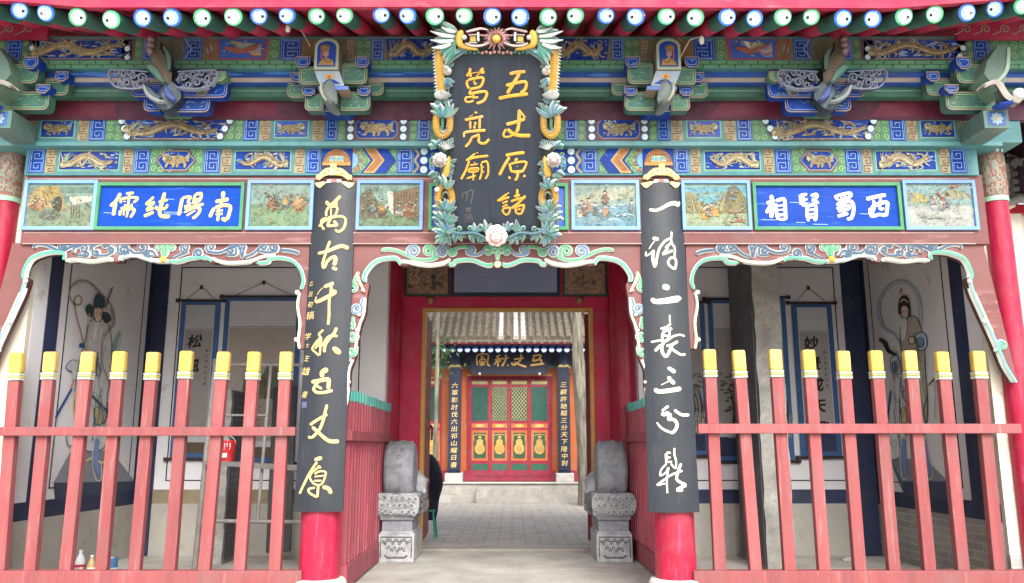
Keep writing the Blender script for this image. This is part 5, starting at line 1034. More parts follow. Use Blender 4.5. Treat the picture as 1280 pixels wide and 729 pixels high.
    leaves(c, 557, 233, 4, -2.2, -.6, 14, 5, .07)
    carved(b, c, [(549.5, 256), (547.8, 246), (550, 236), (556, 231.5), (562, 236), (565, 246), (563, 256)], 8.5, PGOLD, .02, .045, .06)
    for k in range(12): t = k/11; a = pi+pi*t; x, y = 556.5+4.8*cos(a), 246+8*sin(a); b.poly(c, [(x, y), (x-2.2*cos(a)+1, y-2.6*sin(a)), (x+1.6, y+.3)], LW, .05, .03)
    b.dome(c, 547, 236, 3.4, PINKW, .05, .03)
    for v in (262, 275, 288): leaves(c, 556, v, 7, -2.9, -.25, 15, 5, .03)
    leaves(c, 558, 292, 8, 1.0, 3.6, 15, 5.4, .02)
    for (x, y, a0, a1, nn, L_) in ((554, 128, -2.6, -.5, 5, 13), (551, 134, 1.9, 3.9, 4, 11), (559, 134, -.6, 1.0, 3, 9), (554, 176, .9, 2.4, 4, 12), (559, 178, -.7, .7, 3, 9), (552, 222, 1.4, 3.2, 4, 12), (560, 214, -.5, 1.2, 3, 9), (559, 105, -.5, 1.4, 3, 9), (558.5, 80, -.3, 1.3, 3, 8), (550, 270, 2.0, 3.6, 3, 11), (561, 270, -.6, .9, 3, 10)):
        leaves(c, x, y, nn, a0, a1, L_, 4.6, .008)
    for P_ in ([(546, 142), (545.3, 152), (546.5, 163), (553.5, 170), (561, 163), (562.5, 152)], [(549.5, 256), (547.8, 246), (550, 236), (556, 231.5), (562, 236), (565, 246)]):
        for (u, v, _) in smooth(P_, 3): b.ribbon(c, [(u-3, v-.6), (u, v+.9), (u+3, v-.6)], .5, C('8f6c2c'), .066, .003)
    # bottom vine and half peony
    carved(b, c, [(556, 262), (559, 277), (566, 287), (578, 290), (592, 289), (606, 295)], [3, 4.5, 4, 3.4, 3], LB_, .06, .018, .04)
    for (x, y, a0, a1, nn) in ((572, 290, .5, 2.2, 4), (588, 290, .2, 1.5, 4), (600, 293, .6, 1.8, 3), (592, 288, -1.3, -.3, 3), (606, 288, -2.2, -.9, 3)): leaves(c, x, y, nn, a0, a1, 12, 4.2, .03)
    for (x, y, r_) in ((574, 285, 3.2), (587.5, 284.5, 3.2)): carved(b, c, curl([(x+5, y+5)], x, y, r_, -1, 1.2), 1.8, LG, .05, .012, .03)
b.dome(ct, 620.5, 49, 5.8, PGOLD, .06, .05)
rose(ct, 620.5, 293, 14, C('ead9d4', .5, .06), C('b05a58'), .06)
b.build('carved_frame', pq)
b = MB()                                   # iron ties to the beam behind
for u in (575, 666): b.tube([ct.pt(u, 66, -.05), (ct.pt(u, 66).x, 7.62, ct.pt(u, 66).z+.05)], .012, INK, 8)
b.build('hanger', pq)

# ================================================================== couplet boards on the columns
def couplet(q, chs, mat, label, mini=None):
    Y = 7.97; c = CvB(Y, *q, .05); tl, tr, bl, br = q
    t = thing('couplet_board', label, 'couplet board', tuple(c.pt((bl[0]+br[0])/2, bl[1])), 'black couplet boards on the front columns')
    b = MB(); N = 12; V = []; M = 16
    for i in range(M+1):
        f = i/M; v = tl[1]+(bl[1]-tl[1])*f; l = tl[0]+(bl[0]-tl[0])*f; r = tr[0]+(br[0]-tr[0])*f
        for k in range(N+1): V.append(c.pt(l+(r-l)*k/N, v+(tr[1]-tl[1])*(k/N)*(1-f), 0))
    Q = [p_+Vector((0, .035, 0)) for p_ in V]; W1 = N+1
    b.add(V, [(i*W1+k, i*W1+k+1, (i+1)*W1+k+1, (i+1)*W1+k) for i in range(M) for k in range(N)], BOARD, True)
    b.add(Q, [(i*W1+k, i*W1+k+1, (i+1)*W1+k+1, (i+1)*W1+k) for i in range(M) for k in range(N)], BOARD, True)
    n_ = len(V); per = list(range(W1))+[i*W1+N for i in range(1, M+1)]+[M*W1+k for k in range(N-1, -1, -1)]+[i*W1 for i in range(M-1, 0, -1)]
    b.add(V+Q, [(per[i], per[(i+1) % len(per)], per[(i+1) % len(per)]+n_, per[i]+n_) for i in range(len(per))], BOARD)
    b.build('board', t)
    for k in chs: b = MB(); brush(b, c, k, mat, off=.005, h=.005, th=0); b.build('character', t)
    b = MB()
    if mini:
        for (ch, u, v, s_) in mini: b = MB(); write(b, c, ch, u, v, s_, mat, .006, shear=-.25, rot=rnd.uniform(-.15, .1), sx=rnd.uniform(.85, 1.05)); b.build('character', t)
        b = MB(); b.ribbon(c, [(377, 503), (382, 503), (382, 509), (377, 509)], 1, C('8486b0'), .006, closed=True, sm=False); b.ell(c, 379.5, 506, 1.3, 1.3, C('8486b0'), .006)
        b.build('seal_mark', t)
    b = MB(); cx = (tl[0]+tr[0])/2; G2 = C('e6cf8a', .4, .12)         # gilt crest
    for s in (-1, 1):
        b.poly(c, [(cx+s*25, tl[1]-1), (cx+s*12, tl[1]-2), (cx+s*11, tl[1]+1), (cx+s*18, tl[1]+6), (cx+s*22, tl[1]+3.5)], G2, .02, .02)
        b.ribbon(c, [(cx, tl[1]-13), (cx+s*8, tl[1]-13.5), (cx+s*15, tl[1]-10), (cx+s*22, tl[1]-5)], [9, 9, 7, 3], G2, .03, .012, .02)
        b.ribbon(c, curl([(cx+s*12, tl[1]-9), (cx+s*18, tl[1]-4)], cx+s*20, tl[1]-7, 3.4, s, 1.1), 2, G2, .04, .01, .02)
        b.ell(c, cx+s*5.5, tl[1]-14, 1, 1, C('9a2a2a'), .048); b.ell(c, cx+s*11, tl[1]-11, 1, 1, C('9a2a2a'), .046)
    b.poly(c, [(cx-3.5, tl[1]-23), (cx+3.5, tl[1]-23), (cx+4, tl[1]-9), (cx-4, tl[1]-9)], G2, .035, .02); b.dome(c, cx, tl[1]-20, 3, G2, .035, .02)
    b.poly(c, [(cx-12, tl[1]), (cx-8, tl[1]-5), (cx+8, tl[1]-5), (cx+12, tl[1])], C('c9c3c0'), .0, .03); b.ell(c, cx, tl[1]-3, 4, 2, C('b86a68'), .004)
    b.build('crest', t)
couplet(((391, 229), (444, 227), (366, 640), (427, 643)), ('wan', 'gu', 'qian', 'qiu', 'wu', 'zhang', 'yuan'), LETTER, 'black couplet board with seven gold characters on the column left of the doorway',
    [('乙', 388.5, 354, 6), ('丑', 387.5, 367, 7), ('初', 387, 380, 8), ('稿', 387, 394, 11), ('学', 384, 420, 9), ('士', 383.5, 431, 6), ('王', 382.5, 448, 8), ('雄', 381.5, 464, 11), ('書', 380, 493, 9)])
couplet(((800, 229), (853, 227), (812, 641), (876, 641)), ('yi', 'shi', 'er', 'biao', 'san', 'fen', 'ding'), LETTERR, 'black couplet board with seven pale characters on the column right of the doorway')

# ================================================================== fences
YF = 8.06
CAPG = C('cfa94c', .33, .14, 10, .2, None, 'e0c988', .1); RING = C('bcc6ba', .5, .08)
def fence(tops, bots, u0, u1, vr, lab, u0b, u1b, bo=0):
    t = thing('picket_fence', lab, 'fence', (xat((u0+u1)/2, 715, YF), YF, 0), 'pink picket fences across the front bays')
    z1 = zat(713, YF)
    b = MB(); b.box(xat(u0b, 720, YF), xat(u1b, 720, YF), YF-.045, YF+.085, -.0, z1, FENCE); b.build('bottom_rail', t, .008)
    b = MB(); za, zb = zat(vr[0], YF), zat(vr[1], YF); b.box(xat(u0, vr[0], YF), xat(u1, vr[0], YF), YF-.06, YF-.012, zb, za, FENCE); b.build('top_rail', t, .006)
    for (ut, vt), ub in zip(tops, bots):
        at = PY(ut, vt, YF+.03); ab = PY(ub, 713, YF+.03); ax = (at-ab).normalized(); L = (at-ab).length
        p1 = ab+ax*(L-.28); p2 = ab+ax*(L-.21)
        b = MB(); b.bar(ab, p1, .111, .08, FENCE); o = b.build('post', t, .006)
        k = MB(); k.bar(p2, at, .126, .09, CAPG); k.build('gilt_cap', o, .02)
        k = MB()
        for j, (mm, s) in enumerate(((RING, .128), (C('d9c268'), .124), (RING, .128))):
            q = p1+ax*(.003+j*.0235); k.bar(q, q+ax*.0205, s, s*.72, mm)
            k.tube([q+ax*(.01+.006*sin(x*2.2))+Vector((-.062+x*.0124, -.05, 0)) for x in range(11)], .0055, mm if j != 1 else C('8fae72'), 6)
        k.build('carved_ring', o, .004)
tl_ = [(22, 441), (64.6, 440), (111, 440), (150.6, 439.5), (192.5, 440.5), (234, 439), (280.5, 440), (318.5, 440), (358.5, 440)]
fence(tl_, [1, 39, 83, 128, 169, 213, 256, 300, 344], -70, 371, (534, 545), 'pink picket fence with gold caps in front of the left bay and its ladder', -80, 378)
tr_ = [(886, 437), (922.5, 438), (968, 437), (1009.6, 437.5), (1053, 439), (1093.5, 438.5), (1136, 438.5), (1176, 440), (1221, 439)]
fence(tr_, [899.5, 944, 986.6, 1029.5, 1074, 1116.7, 1161, 1202.7, 1247.5], 871, 1272, (530, 542), 'pink picket fence with gold caps in front of the right bay and its tall stele', 866, 1330)
def inner(X, lab, s):
    t = thing('side_fence', lab, 'fence', (X, 9.8, 0), 'dark red fences beside the doorway passage'); DF = C('96424f', .6, .2, 5, .3, (2, 2, .15), 'a8686e', .35); TIP = C('4fa59a', .5, .12)
    b = MB(); b.box(X-.05, X+.05, 8.42, 11.3, 0.02, .24, DF); b.build('bottom_rail', t, .006)
    b = MB(); b.box(X-.06, X+.06, 8.4, 11.32, zat(553, 11.2), zat(545, 11.2)+.02, DF); b.build('top_rail', t, .006)
    for k in range(17):
        y = 8.5+k*.168; zt_ = 1.86+rnd.uniform(-.012, .012)
        b = MB(); b.box(X-.03, X+.03, y-.03, y+.03, .24, zt_, DF); o = b.build('post', t, .005)
        b = MB(); b.box(X-.033, X+.033, y-.034, y+.034, zt_, zt_+.11, TIP); b.build('tip', o, .008)
inner(-1.68, 'dark red side fence with teal tips left of the passage, by the left drum stone', -1); inner(1.6, 'dark red side fence with teal tips right of the passage, by the right drum stone', 1)

# ================================================================== drum stones
def drum(px0, px1, cpx, label, fl):
    Y = 10.75; v0 = 695; x = xat(cpx, 690, Y); s = -1 if fl else 1
    t = thing('drum_stone', label, 'drum stone', (x, Y, 0), 'carved stone drums either side of the doorway')
    ST = stone('b4b5b6', '7d7f83', 7, 1.0, .8, 26); SD = stone('96999e', '676a70', 6, 1.0, .8, 26); DK = C('55575c', .8, .15)
    b = MB(); w = .22
    b.box(x-w, x+w, Y-.3, Y+.55, 0, .34, ST); c = Loc((x, Y-.3, 0))
    b.ribbon(c, [(-.14, -.09), (-.1, -.06), (0, -.06), (.1, -.06), (.14, -.09)], .022, DK, .002, .012); b.ribbon(c, [(-w*.86, -.06), (-w*.86, -.3), (w*.86, -.3), (w*.86, -.06)], .016, DK, .002, .008, sm=False)
    for k in range(12): xx = -.16+.029*k; b.ribbon(c, spiral(xx, -.25+.02*sin(k*2), .022, k, 1.2, 1), .009, DK, .002, .01)
    for k in range(6): b.ribbon(c, spiral(-.1+.04*k, -.17+.025*(k % 2), .024, k, 1.1, -1), .01, DK, .002, .012)
    b.build('pedestal', t, .012)
    b = MB(); b.box(x-w*.86, x+w*.86, Y-.26, Y+.5, .34, .5, SD); b.box(x-w*.95, x+w*.95, Y-.29, Y+.52, .5, .54, SD); b.box(x-w*.93, x+w*.93, Y-.28, Y+.52, .335, .365, ST); b.build('waist', t, .012)
    b = MB(); N = 16; prof = [(.54, .215), (.59, .255), (.66, .275), (.74, .275), (.8, .25), (.825, .225)]; V = []      # swelling carved block
    for z, hw in prof: V += [(x-hw, Y-.06-hw, z), (x+hw, Y-.06-hw, z), (x+hw, Y+.5, z), (x-hw, Y+.5, z)]
    b.add(V, [(i*4+k, i*4+(k+1) % 4, (i+1)*4+(k+1) % 4, (i+1)*4+k) for i in range(len(prof)-1) for k in range(4)]+[(0, 1, 2, 3), (20, 21, 22, 23)], ST)
    c = Loc((x, Y-.337, 0)); k2 = 0
    for j, zz in enumerate((-.6, -.68, -.76)):
        for i in range(7 if j != 1 else 6):
            xx = -.222+.074*i+(.037 if j == 1 else 0)
            b.ribbon(c, spiral(xx+rnd.uniform(-.01, .01), zz+rnd.uniform(-.01, .01), rnd.uniform(.026, .038), 1.57+i*1.3, 1.35, 1 if i < 3 else -1), rnd.uniform(.011, .016), C('a9abad', .8, .1), .004, .022, .02); b.dome(c, xx, zz, .014, DK, .004, .012)
    cs = Loc((x+s*.277, Y-.3, 0), Vector((0, 1, 0)), Vector((0, 0, -1)), Vector((s, 0, 0)))
    for j, zz in enumerate((-.6, -.68, -.76)):
        for i in range(8): b.ribbon(cs, spiral(.06+.095*i, zz, .036, i, 1.35, 1), .017, ST, .004, .022, .02)
    b.build('carved_block', t)
    b = MB(); R = .36; zc = 1.1; V = []; n = 64; hw = .185      # the drum: a thick upright disc seen from its rim
    for k in range(n):
        a = 2*pi*k/n
        for q, rr in ((-hw, .84), (-hw*.93, .91), (-hw*.7, .97), (-hw*.3, 1.0), (hw*.3, 1.0), (hw*.7, .97), (hw*.93, .91), (hw, .84)): V.append((x+q, Y-.02+R*rr*cos(a)*.9, zc+.372*rr*sin(a)))
    b.add(V, [(k*8+j, k*8+j+1, ((k+1) % n)*8+j+1, ((k+1) % n)*8+j) for k in range(n) for j in range(7)], SD, True)
    b.add([V[k*8] for k in range(n)], [tuple(range(n))], SD); b.add([V[k*8+7] for k in range(n)], [tuple(range(n))], SD)
    for q in (-hw*.74, hw*.74):
        for k in range(30): a = 2*pi*k/30; pp = Vector((x+q, Y-.02+R*.965*cos(a)*.9, zc+.372*.965*sin(a))); b.lathe(pp, [(.006, -.011), (.011, 0), (.006, .011)], SD, 6)
    cb = Loc((x, Y-.345, 0)); b.ribbon(cb, [(-.05, -.845), (0, -.88), (.05, -.845)], .03, DK, .01, .01)
    for k in range(5):
        a_ = pi*(.06+.09*k); yy = Y-.02-.324*cos(a_)*1.0-.012; zz = 1.1+.372*sin(a_)
        cr_ = Loc((x, yy, zz), Vector((1, 0, 0)), Vector((0, -sin(a_)*.6, -cos(a_))).normalized() if False else Vector((0, 0, -1)))
        b.ribbon(cr_, curl([(-.06+.02*k, .05), (-.02, .02)], .03-.02*(k % 2), 0, .035, 1 if k % 2 else -1, 1.2), .012, SD, -.002, .008)
    b.build('drum', t)
    b = MB()                                     # carved beast crouching behind the drum
    b.tube([(x+s*.18, Y+.25, .8), (x+s*.2, Y+.3, .95), (x+s*.16, Y+.42, 1.05)], [.12, .11, .05], ST, 12)
    for k in range(14): a = k*.8; b.lathe((x+s*(.2+.07*cos(a)), Y+.22+.02*k, .83+.016*k), [(.035, -.03), (.045, 0), (.02, .035)], ST, 8)
    b.build('carved_beast', t)
drum(475, 530, 499, 'grey carved stone drum on the left of the doorway, beside the seated dark figure', False)
drum(738, 789, 765, 'grey carved stone drum on the right of the doorway, beside the tree trunk', True)

# ================================================================== hanging scrolls
def scroll(u0, u1, v0, v1, label, kind, nail=None, wtop=.1, blk=False):
    Y = YB-.03; X0_, X1_ = xat(u0, v0, Y), xat(u1, v0, Y); z0, z1 = zat(v0, Y), zat(v1, Y); H = z0-z1; W = X1_-X0_
    t = thing('hanging_scroll', label, 'scroll', (X0_, Y, z0), 'hanging scrolls on the bay walls'); c = Loc((X0_, Y, z0))
    SB = C('3d5f8f', .8, .1, 3); b = MB(); b.rect(c, 0, 0, W, H, SB, 0, .006); b.build('mounting', t)
    b = MB(); m_ = .07; b.rect(c, m_, .06, W-m_, H-.08, C('b4b6ba', .85, .06), .003, .002); yy = .06+H*.155
    b.rect(c, m_, yy, W-m_, yy+.012, C('7f8790'), .005); pz = H-.3 if not blk else H-.42
    b.rect(c, m_+.012, yy+.02, W-m_-.012, pz, C('96918f' if kind != 'hills' else '98908a', .85, .1, 2), .006)
    b.rect(c, m_, H-.22 if not blk else H-.33, W-m_, H-.08, C('57493a') if not blk else NAVY, .006); b.build('paper', t)
    for z, rr_ in ((z0, .016), (z1, .02)):
        k = MB(); k.tube([(X0_-.05, Y-.012, z), (X1_+.05, Y-.012, z)], rr_, C('33262a'), 8)
        for x in (X0_-.05, X1_+.05): k.lathe((x, Y-.012, z-.025), [(.024, 0), (.028, .025), (.024, .05)], C('3a2a2c'), 8)
        k.build('roller', t)
    if nail:
        nn = PY(nail[0], nail[1], Y); k = MB(); k.tube([(X0_+W*.1, Y-.01, z0), nn], .004, C('5d3a34'), 6); k.tube([(X1_-W*.1, Y-.01, z0), nn], .004, C('5d3a34'), 6); k.lathe(nn-Vector((0, .01, .03)), [(.018, 0), (.02, .05)], INK, 8); k.build('cord', t)
    d = MB()
    if kind == 'hills':
        rr = random.Random(3)
        for q in range(9):
            x = W*rr.uniform(.25, .92); h = rr.uniform(.18, .5); y = H*.62; P = [(x-.13, y), (x-.11, y-h*.7), (x-.04, y-h), (x+.05, y-h*.95), (x+.12, y-h*.6), (x+.13, y)]
            d.poly(c, [(a, bb) for a, bb, _ in smooth(P, 4)], C(rr.choice(('6d5648', '7d6452', '5f6a58', '66584c')), .85, .3, 9), .008+q*.0005)
            d.ribbon(c, [(x-.1, y-h*.72), (x-.03, y-h*.97), (x+.06, y-h*.9), (x+.11, y-h*.6)], [.02, .05, .04, .02], C('4c6a56', .85, .2), .013+q*.0004); d.ribbon(c, [(x-.05, y-h*.8), (x-.02, y-.05)], [.012, .006], C('4a3c34'), .014+q*.0004)
        for q in range(60): d.ell(c, W*rr.uniform(.15, .88), H*rr.uniform(.55, .82), rr.uniform(.008, .035), rr.uniform(.006, .015), C(rr.choice(('4c6a56', '5d5548', '7d7264', '3f5a4c'))), .018+q*.0001, rr.uniform(-.4, .4), 7)
    elif kind == 'pines':
        rr = random.Random(4)
        for q in range(46): d.ell(c, W*rr.uniform(.2, .85), H*rr.uniform(.45, .82), rr.uniform(.015, .06), rr.uniform(.008, .02), C(rr.choice(('3f4a3c', '55584c', '6a665a', '47513f'))), .008+q*.0002, rr.uniform(-.4, .4), 7)
        for q in range(7): x = W*rr.uniform(.3, .75); d.ribbon(c, [(x, H*.82), (x+.04, H*.68), (x-.02, H*.55)], [.02, .015, .005], C('3a352e'), .02)
        for q in range(10): d.ribbon(c, [(W*.3+q*.02, H*.86), (W*.32+q*.025, H*.72)], .006, C('b9b5a8'), .021)
    else:
        for i, ch in enumerate(kind):
            d = MB(); [write(d, c, ch, W*.42+.015*i*(1 if u0 > 640 else -1)+ox, yy+.17+i*(.34 if len(kind) < 4 else .285)+oy, .2, INK, .009+q*.0003, 1.05, .95, -.2, -.08) for q, (ox, oy) in enumerate(((0, 0), (.008, .003), (-.004, .007), (.004, -.006)))]; d.build('character', t)
        d = MB()
        for i in range(7): write(d, c, '歲在丙申秋月書'[i], W*.74, yy+.3+i*.075, .045, INK, .009)
    d.build('brushwork', t)
scroll(227, 276, 376, 574, 'narrow blue edged scroll with two black characters left of the landscape scroll', '松風', (252, 359))
scroll(282, 378, 371, 580, 'wide blue edged scroll with a painted mountain landscape behind the ladder', 'hills', (330, 353))
scroll(842, 880, 378, 571, 'blue edged scroll mostly hidden behind the right couplet board', 'pines', None, blk=True)
scroll(884, 945, 374, 578, 'blue edged scroll with painted pines, left of and partly behind the stele', 'pines', None, blk=True)
scroll(952, 981, 372, 577, 'blue edged scroll showing only its right edge beside the stele', 'pines', None, blk=True)
scroll(989, 1039, 379, 572, 'narrow blue edged scroll with a column of five large black characters', '妙景成天趣', (1010, 360), blk=True)

# ================================================================== steles
IN_ = C('4f5056', .5, .15, 9, .5)
def stele_mesh(x0, x1, y0, y1, h, label, nm):
    t = thing('stone_stele', label, 'stele', ((x0+x1)/2, (y0+y1)/2, 0)); r = random.Random(int(h*10)); LS = stone('a8a69f', '7d7b76', 5, .8, .85, 16)
    b = MB(); M = 22; V = []
    for i in range(M+1):
        z = h*i/M; j = lambda: r.uniform(-.012, .012)
        V += [(x0+j(), y0+j(), z), (x1+j(), y0+j(), z), (x1+j(), y1, z), (x0+j(), y1, z)]
    b.add(V, [(i*4+k, i*4+(k+1) % 4, (i+1)*4+(k+1) % 4, (i+1)*4+k) for i in range(M) for k in range(4)]+[(0, 1, 2, 3), (M*4, M*4+1, M*4+2, M*4+3)], LS); b.build('slab', t)
    side = x0-.016 if x0 > 0 else x1+.016; n_ = Vector((-1 if x0 > 0 else 1, 0, 0)); c = Loc((side, y0, 0), Vector((0, 1, 0)), Vector((0, 0, -1)), n_)
    b = MB(); D = y1-y0; b.rect(c, .03, -h+.02, D-.03, -.05, IN_, .004, .01)
    for i in range(9):
        for k in range(int(h/.085)): 
            if r.random() < .93: u = .08+i*(D-.16)/8; v = -.15-k*.083; b.ribbon(c, [(u-.02, v-.02*r.random()), (u+.02, v+.015*r.random())], .008, C('77777a'), .006, rnd=False); b.ribbon(c, [(u+r.uniform(-.015, .015), v-.025), (u+r.uniform(-.015, .015), v+.025)], .007, C('77777a'), .006, rnd=False)
    b.build('inscribed_face', t)
stele_mesh(2.93, 3.25, 9.75, 10.8, 3.9, 'tall rough grey stone stele with a dark inscribed side in the right bay', 'r')
stele_mesh(-3.70, -3.5, 10.25, 10.85, 2.1, 'short grey stone stele standing behind the ladder in the left bay', 'l')

# ================================================================== ladder, plank, bucket, board, bottles
LY = 9.5; MET = C('807a77', .6, .22, 9, .2, None, '6d5c54', .3)
lad = thing('ladder', 'grey metal scaffold ladder leaning in the left bay behind the fence', 'ladder', tuple(PY(280, 720, LY)))
def pole(a, q, Ya, Yb, r, nm):
    b = MB(); A = PY(*a, Ya); B = PY(*q, Yb); b.tube([A, B], r, MET, 10); return b.build(nm, lad)
pole((270, 449), (243, 713), 9.6, 9.3, .032, 'rail'); pole((339, 455), (322, 650), 9.6, 9.35, .019, 'rail')
pole((266, 455.5), (384, 456.5), 9.6, 9.6, .022, 'rung'); pole((264, 519), (334, 519.5), 9.5, 9.5, .014, 'rung'); pole((252, 651), (392, 653), 9.35, 9.35, .022, 'rung'); pole((258, 578), (376, 583), 9.42, 9.42, .014, 'rung')
b = MB(); A = PY(262, 578, 9.5); B = PY(386, 586, 9.5); b.bar(A, B, .05, .34, C('6f6a68', .7, .2), Vector((0, 0, 1))); tag(b.build('plank', None, .004), 'weathered grey plank resting across the ladder under the red bucket', 'plank')
bk = PY(283, 577.5, 9.45); bp = thing('paint_bucket', 'small red and white paint bucket standing on the plank', 'bucket', tuple(bk))
b = MB(); b.lathe(bk, [(.075, 0), (.078, .01), (.088, .14), (.094, .225), (.098, .24), (.09, .24), (.085, .1), (.01, .02)], C('b81f2c', .35, .1), 24); b.build('body', bp)
b = MB(); cb_ = Loc(bk+Vector((0, -.094, .0)))
for k in range(5): u_ = -.06+.03*k; b.ribbon(cb_, [(u_, -.21), (u_+.004, -.17), (u_-.003, -.13-.05*(k % 2))], [.014, .008, .004], C('cfc6c2'), .004+.002*abs(k-2)-.01*(abs(k-2) > 1), .002)
b.poly(Loc(bk+Vector((.0, -.09, 0))), [(-.035, -.1), (.035, -.1), (.033, -.05), (-.033, -.05)], C('c9b9b4'), .004)
b.build('label', bp)
b = MB(); b.tube([bk+Vector((.098*cos(t), -.02-.04*sin(t), .21+.09*sin(t))) for t in [pi*k/10 for k in range(11)]], .004, C('c9c7c4'), 6); b.build('handle', bp)
b = MB(); A0 = PY(346, 720, 10.6); b.bar(PY(348, 690, 10.5), PY(356, 484, 10.95), .3, .05, C('3a3a3d', .6, .2)); tag(b.build('leaning_board', None, .006), 'dark board leaning on the back wall between the ladder and the column', 'board')
lb_ = MB(); lb_.box(-4.9, -2.1, 8.34, 8.62, 0, .075, stone('b5b1a8', '8f8b84', 3, .3)); tag(lb_.build('stone_ledge'), 'low stone ledge behind the left fence carrying the bottles', 'ledge')
lb_ = MB(); lb_.box(2.1, 4.8, 8.34, 8.6, 0, .06, stone('b5b1a8', '8f8b84', 3, .3)); tag(lb_.build('stone_ledge'), 'low stone ledge behind the right fence near the stele', 'ledge')
m, n, p = nodes('clear_plastic'); p.inputs['Base Color'].default_value = (.85, .9, .92, 1); p.inputs['Roughness'].default_value = .1; p.inputs['Alpha'].default_value = .45; CLEAR = m
def vessel(px, h, r, kind, label):
    o = PY(px, 700, 8.47); o.z = .075; t = thing('bottle' if kind != 'can' else 'drink_can', label, 'bottle' if kind != 'can' else 'can', tuple(o))
    b = MB()
    if kind == 'can': b.lathe(o, [(r*.85, 0), (r, .012), (r, h-.02), (r*.88, h)], C('426f9c', .35, .15), 20); b.build('body', t); b = MB(); b.lathe(o+Vector((0, 0, h)), [(r*.88, 0), (r*.9, .006), (r*.8, .004)], C('c9cccd', .3, .05, 7, 0, None, None, .3, .8), 20); b.build('lid', t); c2 = o
    else:
        b.lathe(o, [(r*.9, 0), (r, .015), (r, h*.32), (r*.94, h*.36), (r, h*.42), (r, h*.6), (r*.75, h*.76), (r*.36, h*.88), (r*.34, h*.95)], CLEAR if kind != 'tea' else C('b2946c', .2, .1), 20); b.build('body', t)
        b = MB(); b.lathe(o+Vector((0, 0, h*.94)), [(r*.4, 0), (r*.42, h*.02), (r*.4, h*.06)], WHITE, 14); b.build('cap', t)
    b = MB(); hh = (h*.3, h*.56) if kind != 'can' else (h*.2, h*.6)
    b.lathe(o, [(r*1.012, hh[0]), (r*1.02, (hh[0]+hh[1])/2), (r*1.012, hh[1])], C('a8203a' if kind == 'clear' else ('cfd0c4' if kind == 'tea' else 'c4d4e2')), 20)
    for k in range(6): a = pi+.4+k*.42; q = o+Vector((r*1.03*cos(a), r*1.03*sin(a), (hh[0]+hh[1])/2)); b.ell(Loc(q, Vector((-sin(a), cos(a), 0)), Vector((0, 0, -1)), Vector((cos(a), sin(a), 0))), 0, 0, r*.14, (hh[1]-hh[0])*.3, C('e3e3e0' if kind == 'clear' else '9a4a50'), .003, .5, 8)
    b.build('label', t)
vessel(100.5, .31, .048, 'clear', 'clear plastic bottle with a dark red label behind the left fence'); vessel(115, .26, .042, 'tea', 'orange drink bottle with a pale label, just right of the clear bottle'); vessel(141, .24, .05, 'can', 'blue and white can, rightmost of the drink containers on the ledge')
o = PY(68, 700, 8.47); o.z = .075; b = MB(); b.lathe(o, [(.04, 0), (.05, .03), (.056, .11), (.05, .12), (.01, .124)], C('c9d0d4', .3, .06), 18); tag(b.build('plastic_cup'), 'small upturned pale plastic cup, leftmost on the left ledge', 'cup')
o = PY(1058, 697, 10.6); o.z = 0; b = MB(); b.box(o.x-.05, o.x+.06, o.y-.03, o.y+.04, .002, .03, WHITE); b.box(o.x-.02, o.x+.05, o.y-.05, o.y+.0, .0305, .05, WHITE); tag(b.build('paper_scrap', None, .008), 'crumpled white paper scrap on the floor of the right bay', 'litter')

# ================================================================== seated person and stool behind the door leaf
SX, SY = xat(544, 610, 13.25)-.145, 13.25
st = thing('stool', 'small green legged stool under the seated dark figure', 'stool', (SX, SY, 0)); SG = C('2f7d70', .5, .1)
b = MB(); b.box(SX-.16, SX+.16, SY-.16, SY+.16, .40, .435, SG); b.build('seat', st, .01)
for i in (-1, 1):
    for j in (-1, 1): b = MB(); b.tube([(SX+i*.13, SY+j*.13, .40), (SX+i*.17, SY+j*.16, 0)], .016, SG, 8); b.build('leg', st)
def skin(name, verts, edges, root, mat, parent, sub=2):
    me = bpy.data.meshes.new(name); og = Vector((0, 0, 0)); q = parent
    while q is not None: og += q.location; q = q.parent
    me.from_pydata([Vector(v[:3])-og for v in verts], edges, []); o = bpy.data.objects.new(name, me); COL.objects.link(o); o.parent = parent
    o.modifiers.new('skin', 'SKIN'); sv = me.skin_vertices[0].data if me.skin_vertices else None
    for i, v in enumerate(verts): sv[i].radius = (v[3], v[4] if len(v) > 4 else v[3]); sv[i].use_root = (i == root)
    s = o.modifiers.new('sub', 'SUBSURF'); s.levels = sub; s.render_levels = sub
    for f in me.polygons: f.use_smooth = True
    me.materials.append(mat); return o
pe = thing('person', 'person in a dark navy coat sitting bent forward, half hidden behind the left door leaf', 'person', (SX, SY, 0))
COAT = C('171a2c', .85, .15, 6, .2); SKIN = C('c29078', .55, .06)
x, y = SX, SY
Vb = [(x, y, .5, .17, .18), (x+.05, y, .66, .13, .17), (x+.13, y, .86, .15, .2), (x+.12, y, 1.06, .17, .21), (x+.05, y, 1.2, .13, .14), (x-.06, y, 1.24, .06, .06), (x-.12, y, 1.27, .055),
      (x+.03, y-.2, 1.06, .075), (x-.06, y-.25, .84, .06), (x-.22, y-.18, .72, .045), (x+.03, y+.2, 1.06, .075), (x-.06, y+.25, .84, .06), (x-.22, y+.18, .72, .045),
      (x-.05, y-.1, .5, .11), (x-.4, y-.12, .5, .085), (x-.44, y-.12, .26, .06), (x-.44, y-.12, .07, .045), (x-.55, y-.12, .05, .04), (x-.05, y+.1, .5, .11), (x-.4, y+.12, .5, .085), (x-.44, y+.12, .26, .06), (x-.44, y+.12, .07, .045), (x-.55, y+.12, .05, .04), (x+.05, y, .36, .13, .16), (x+.02, y, .26, .1, .14)]
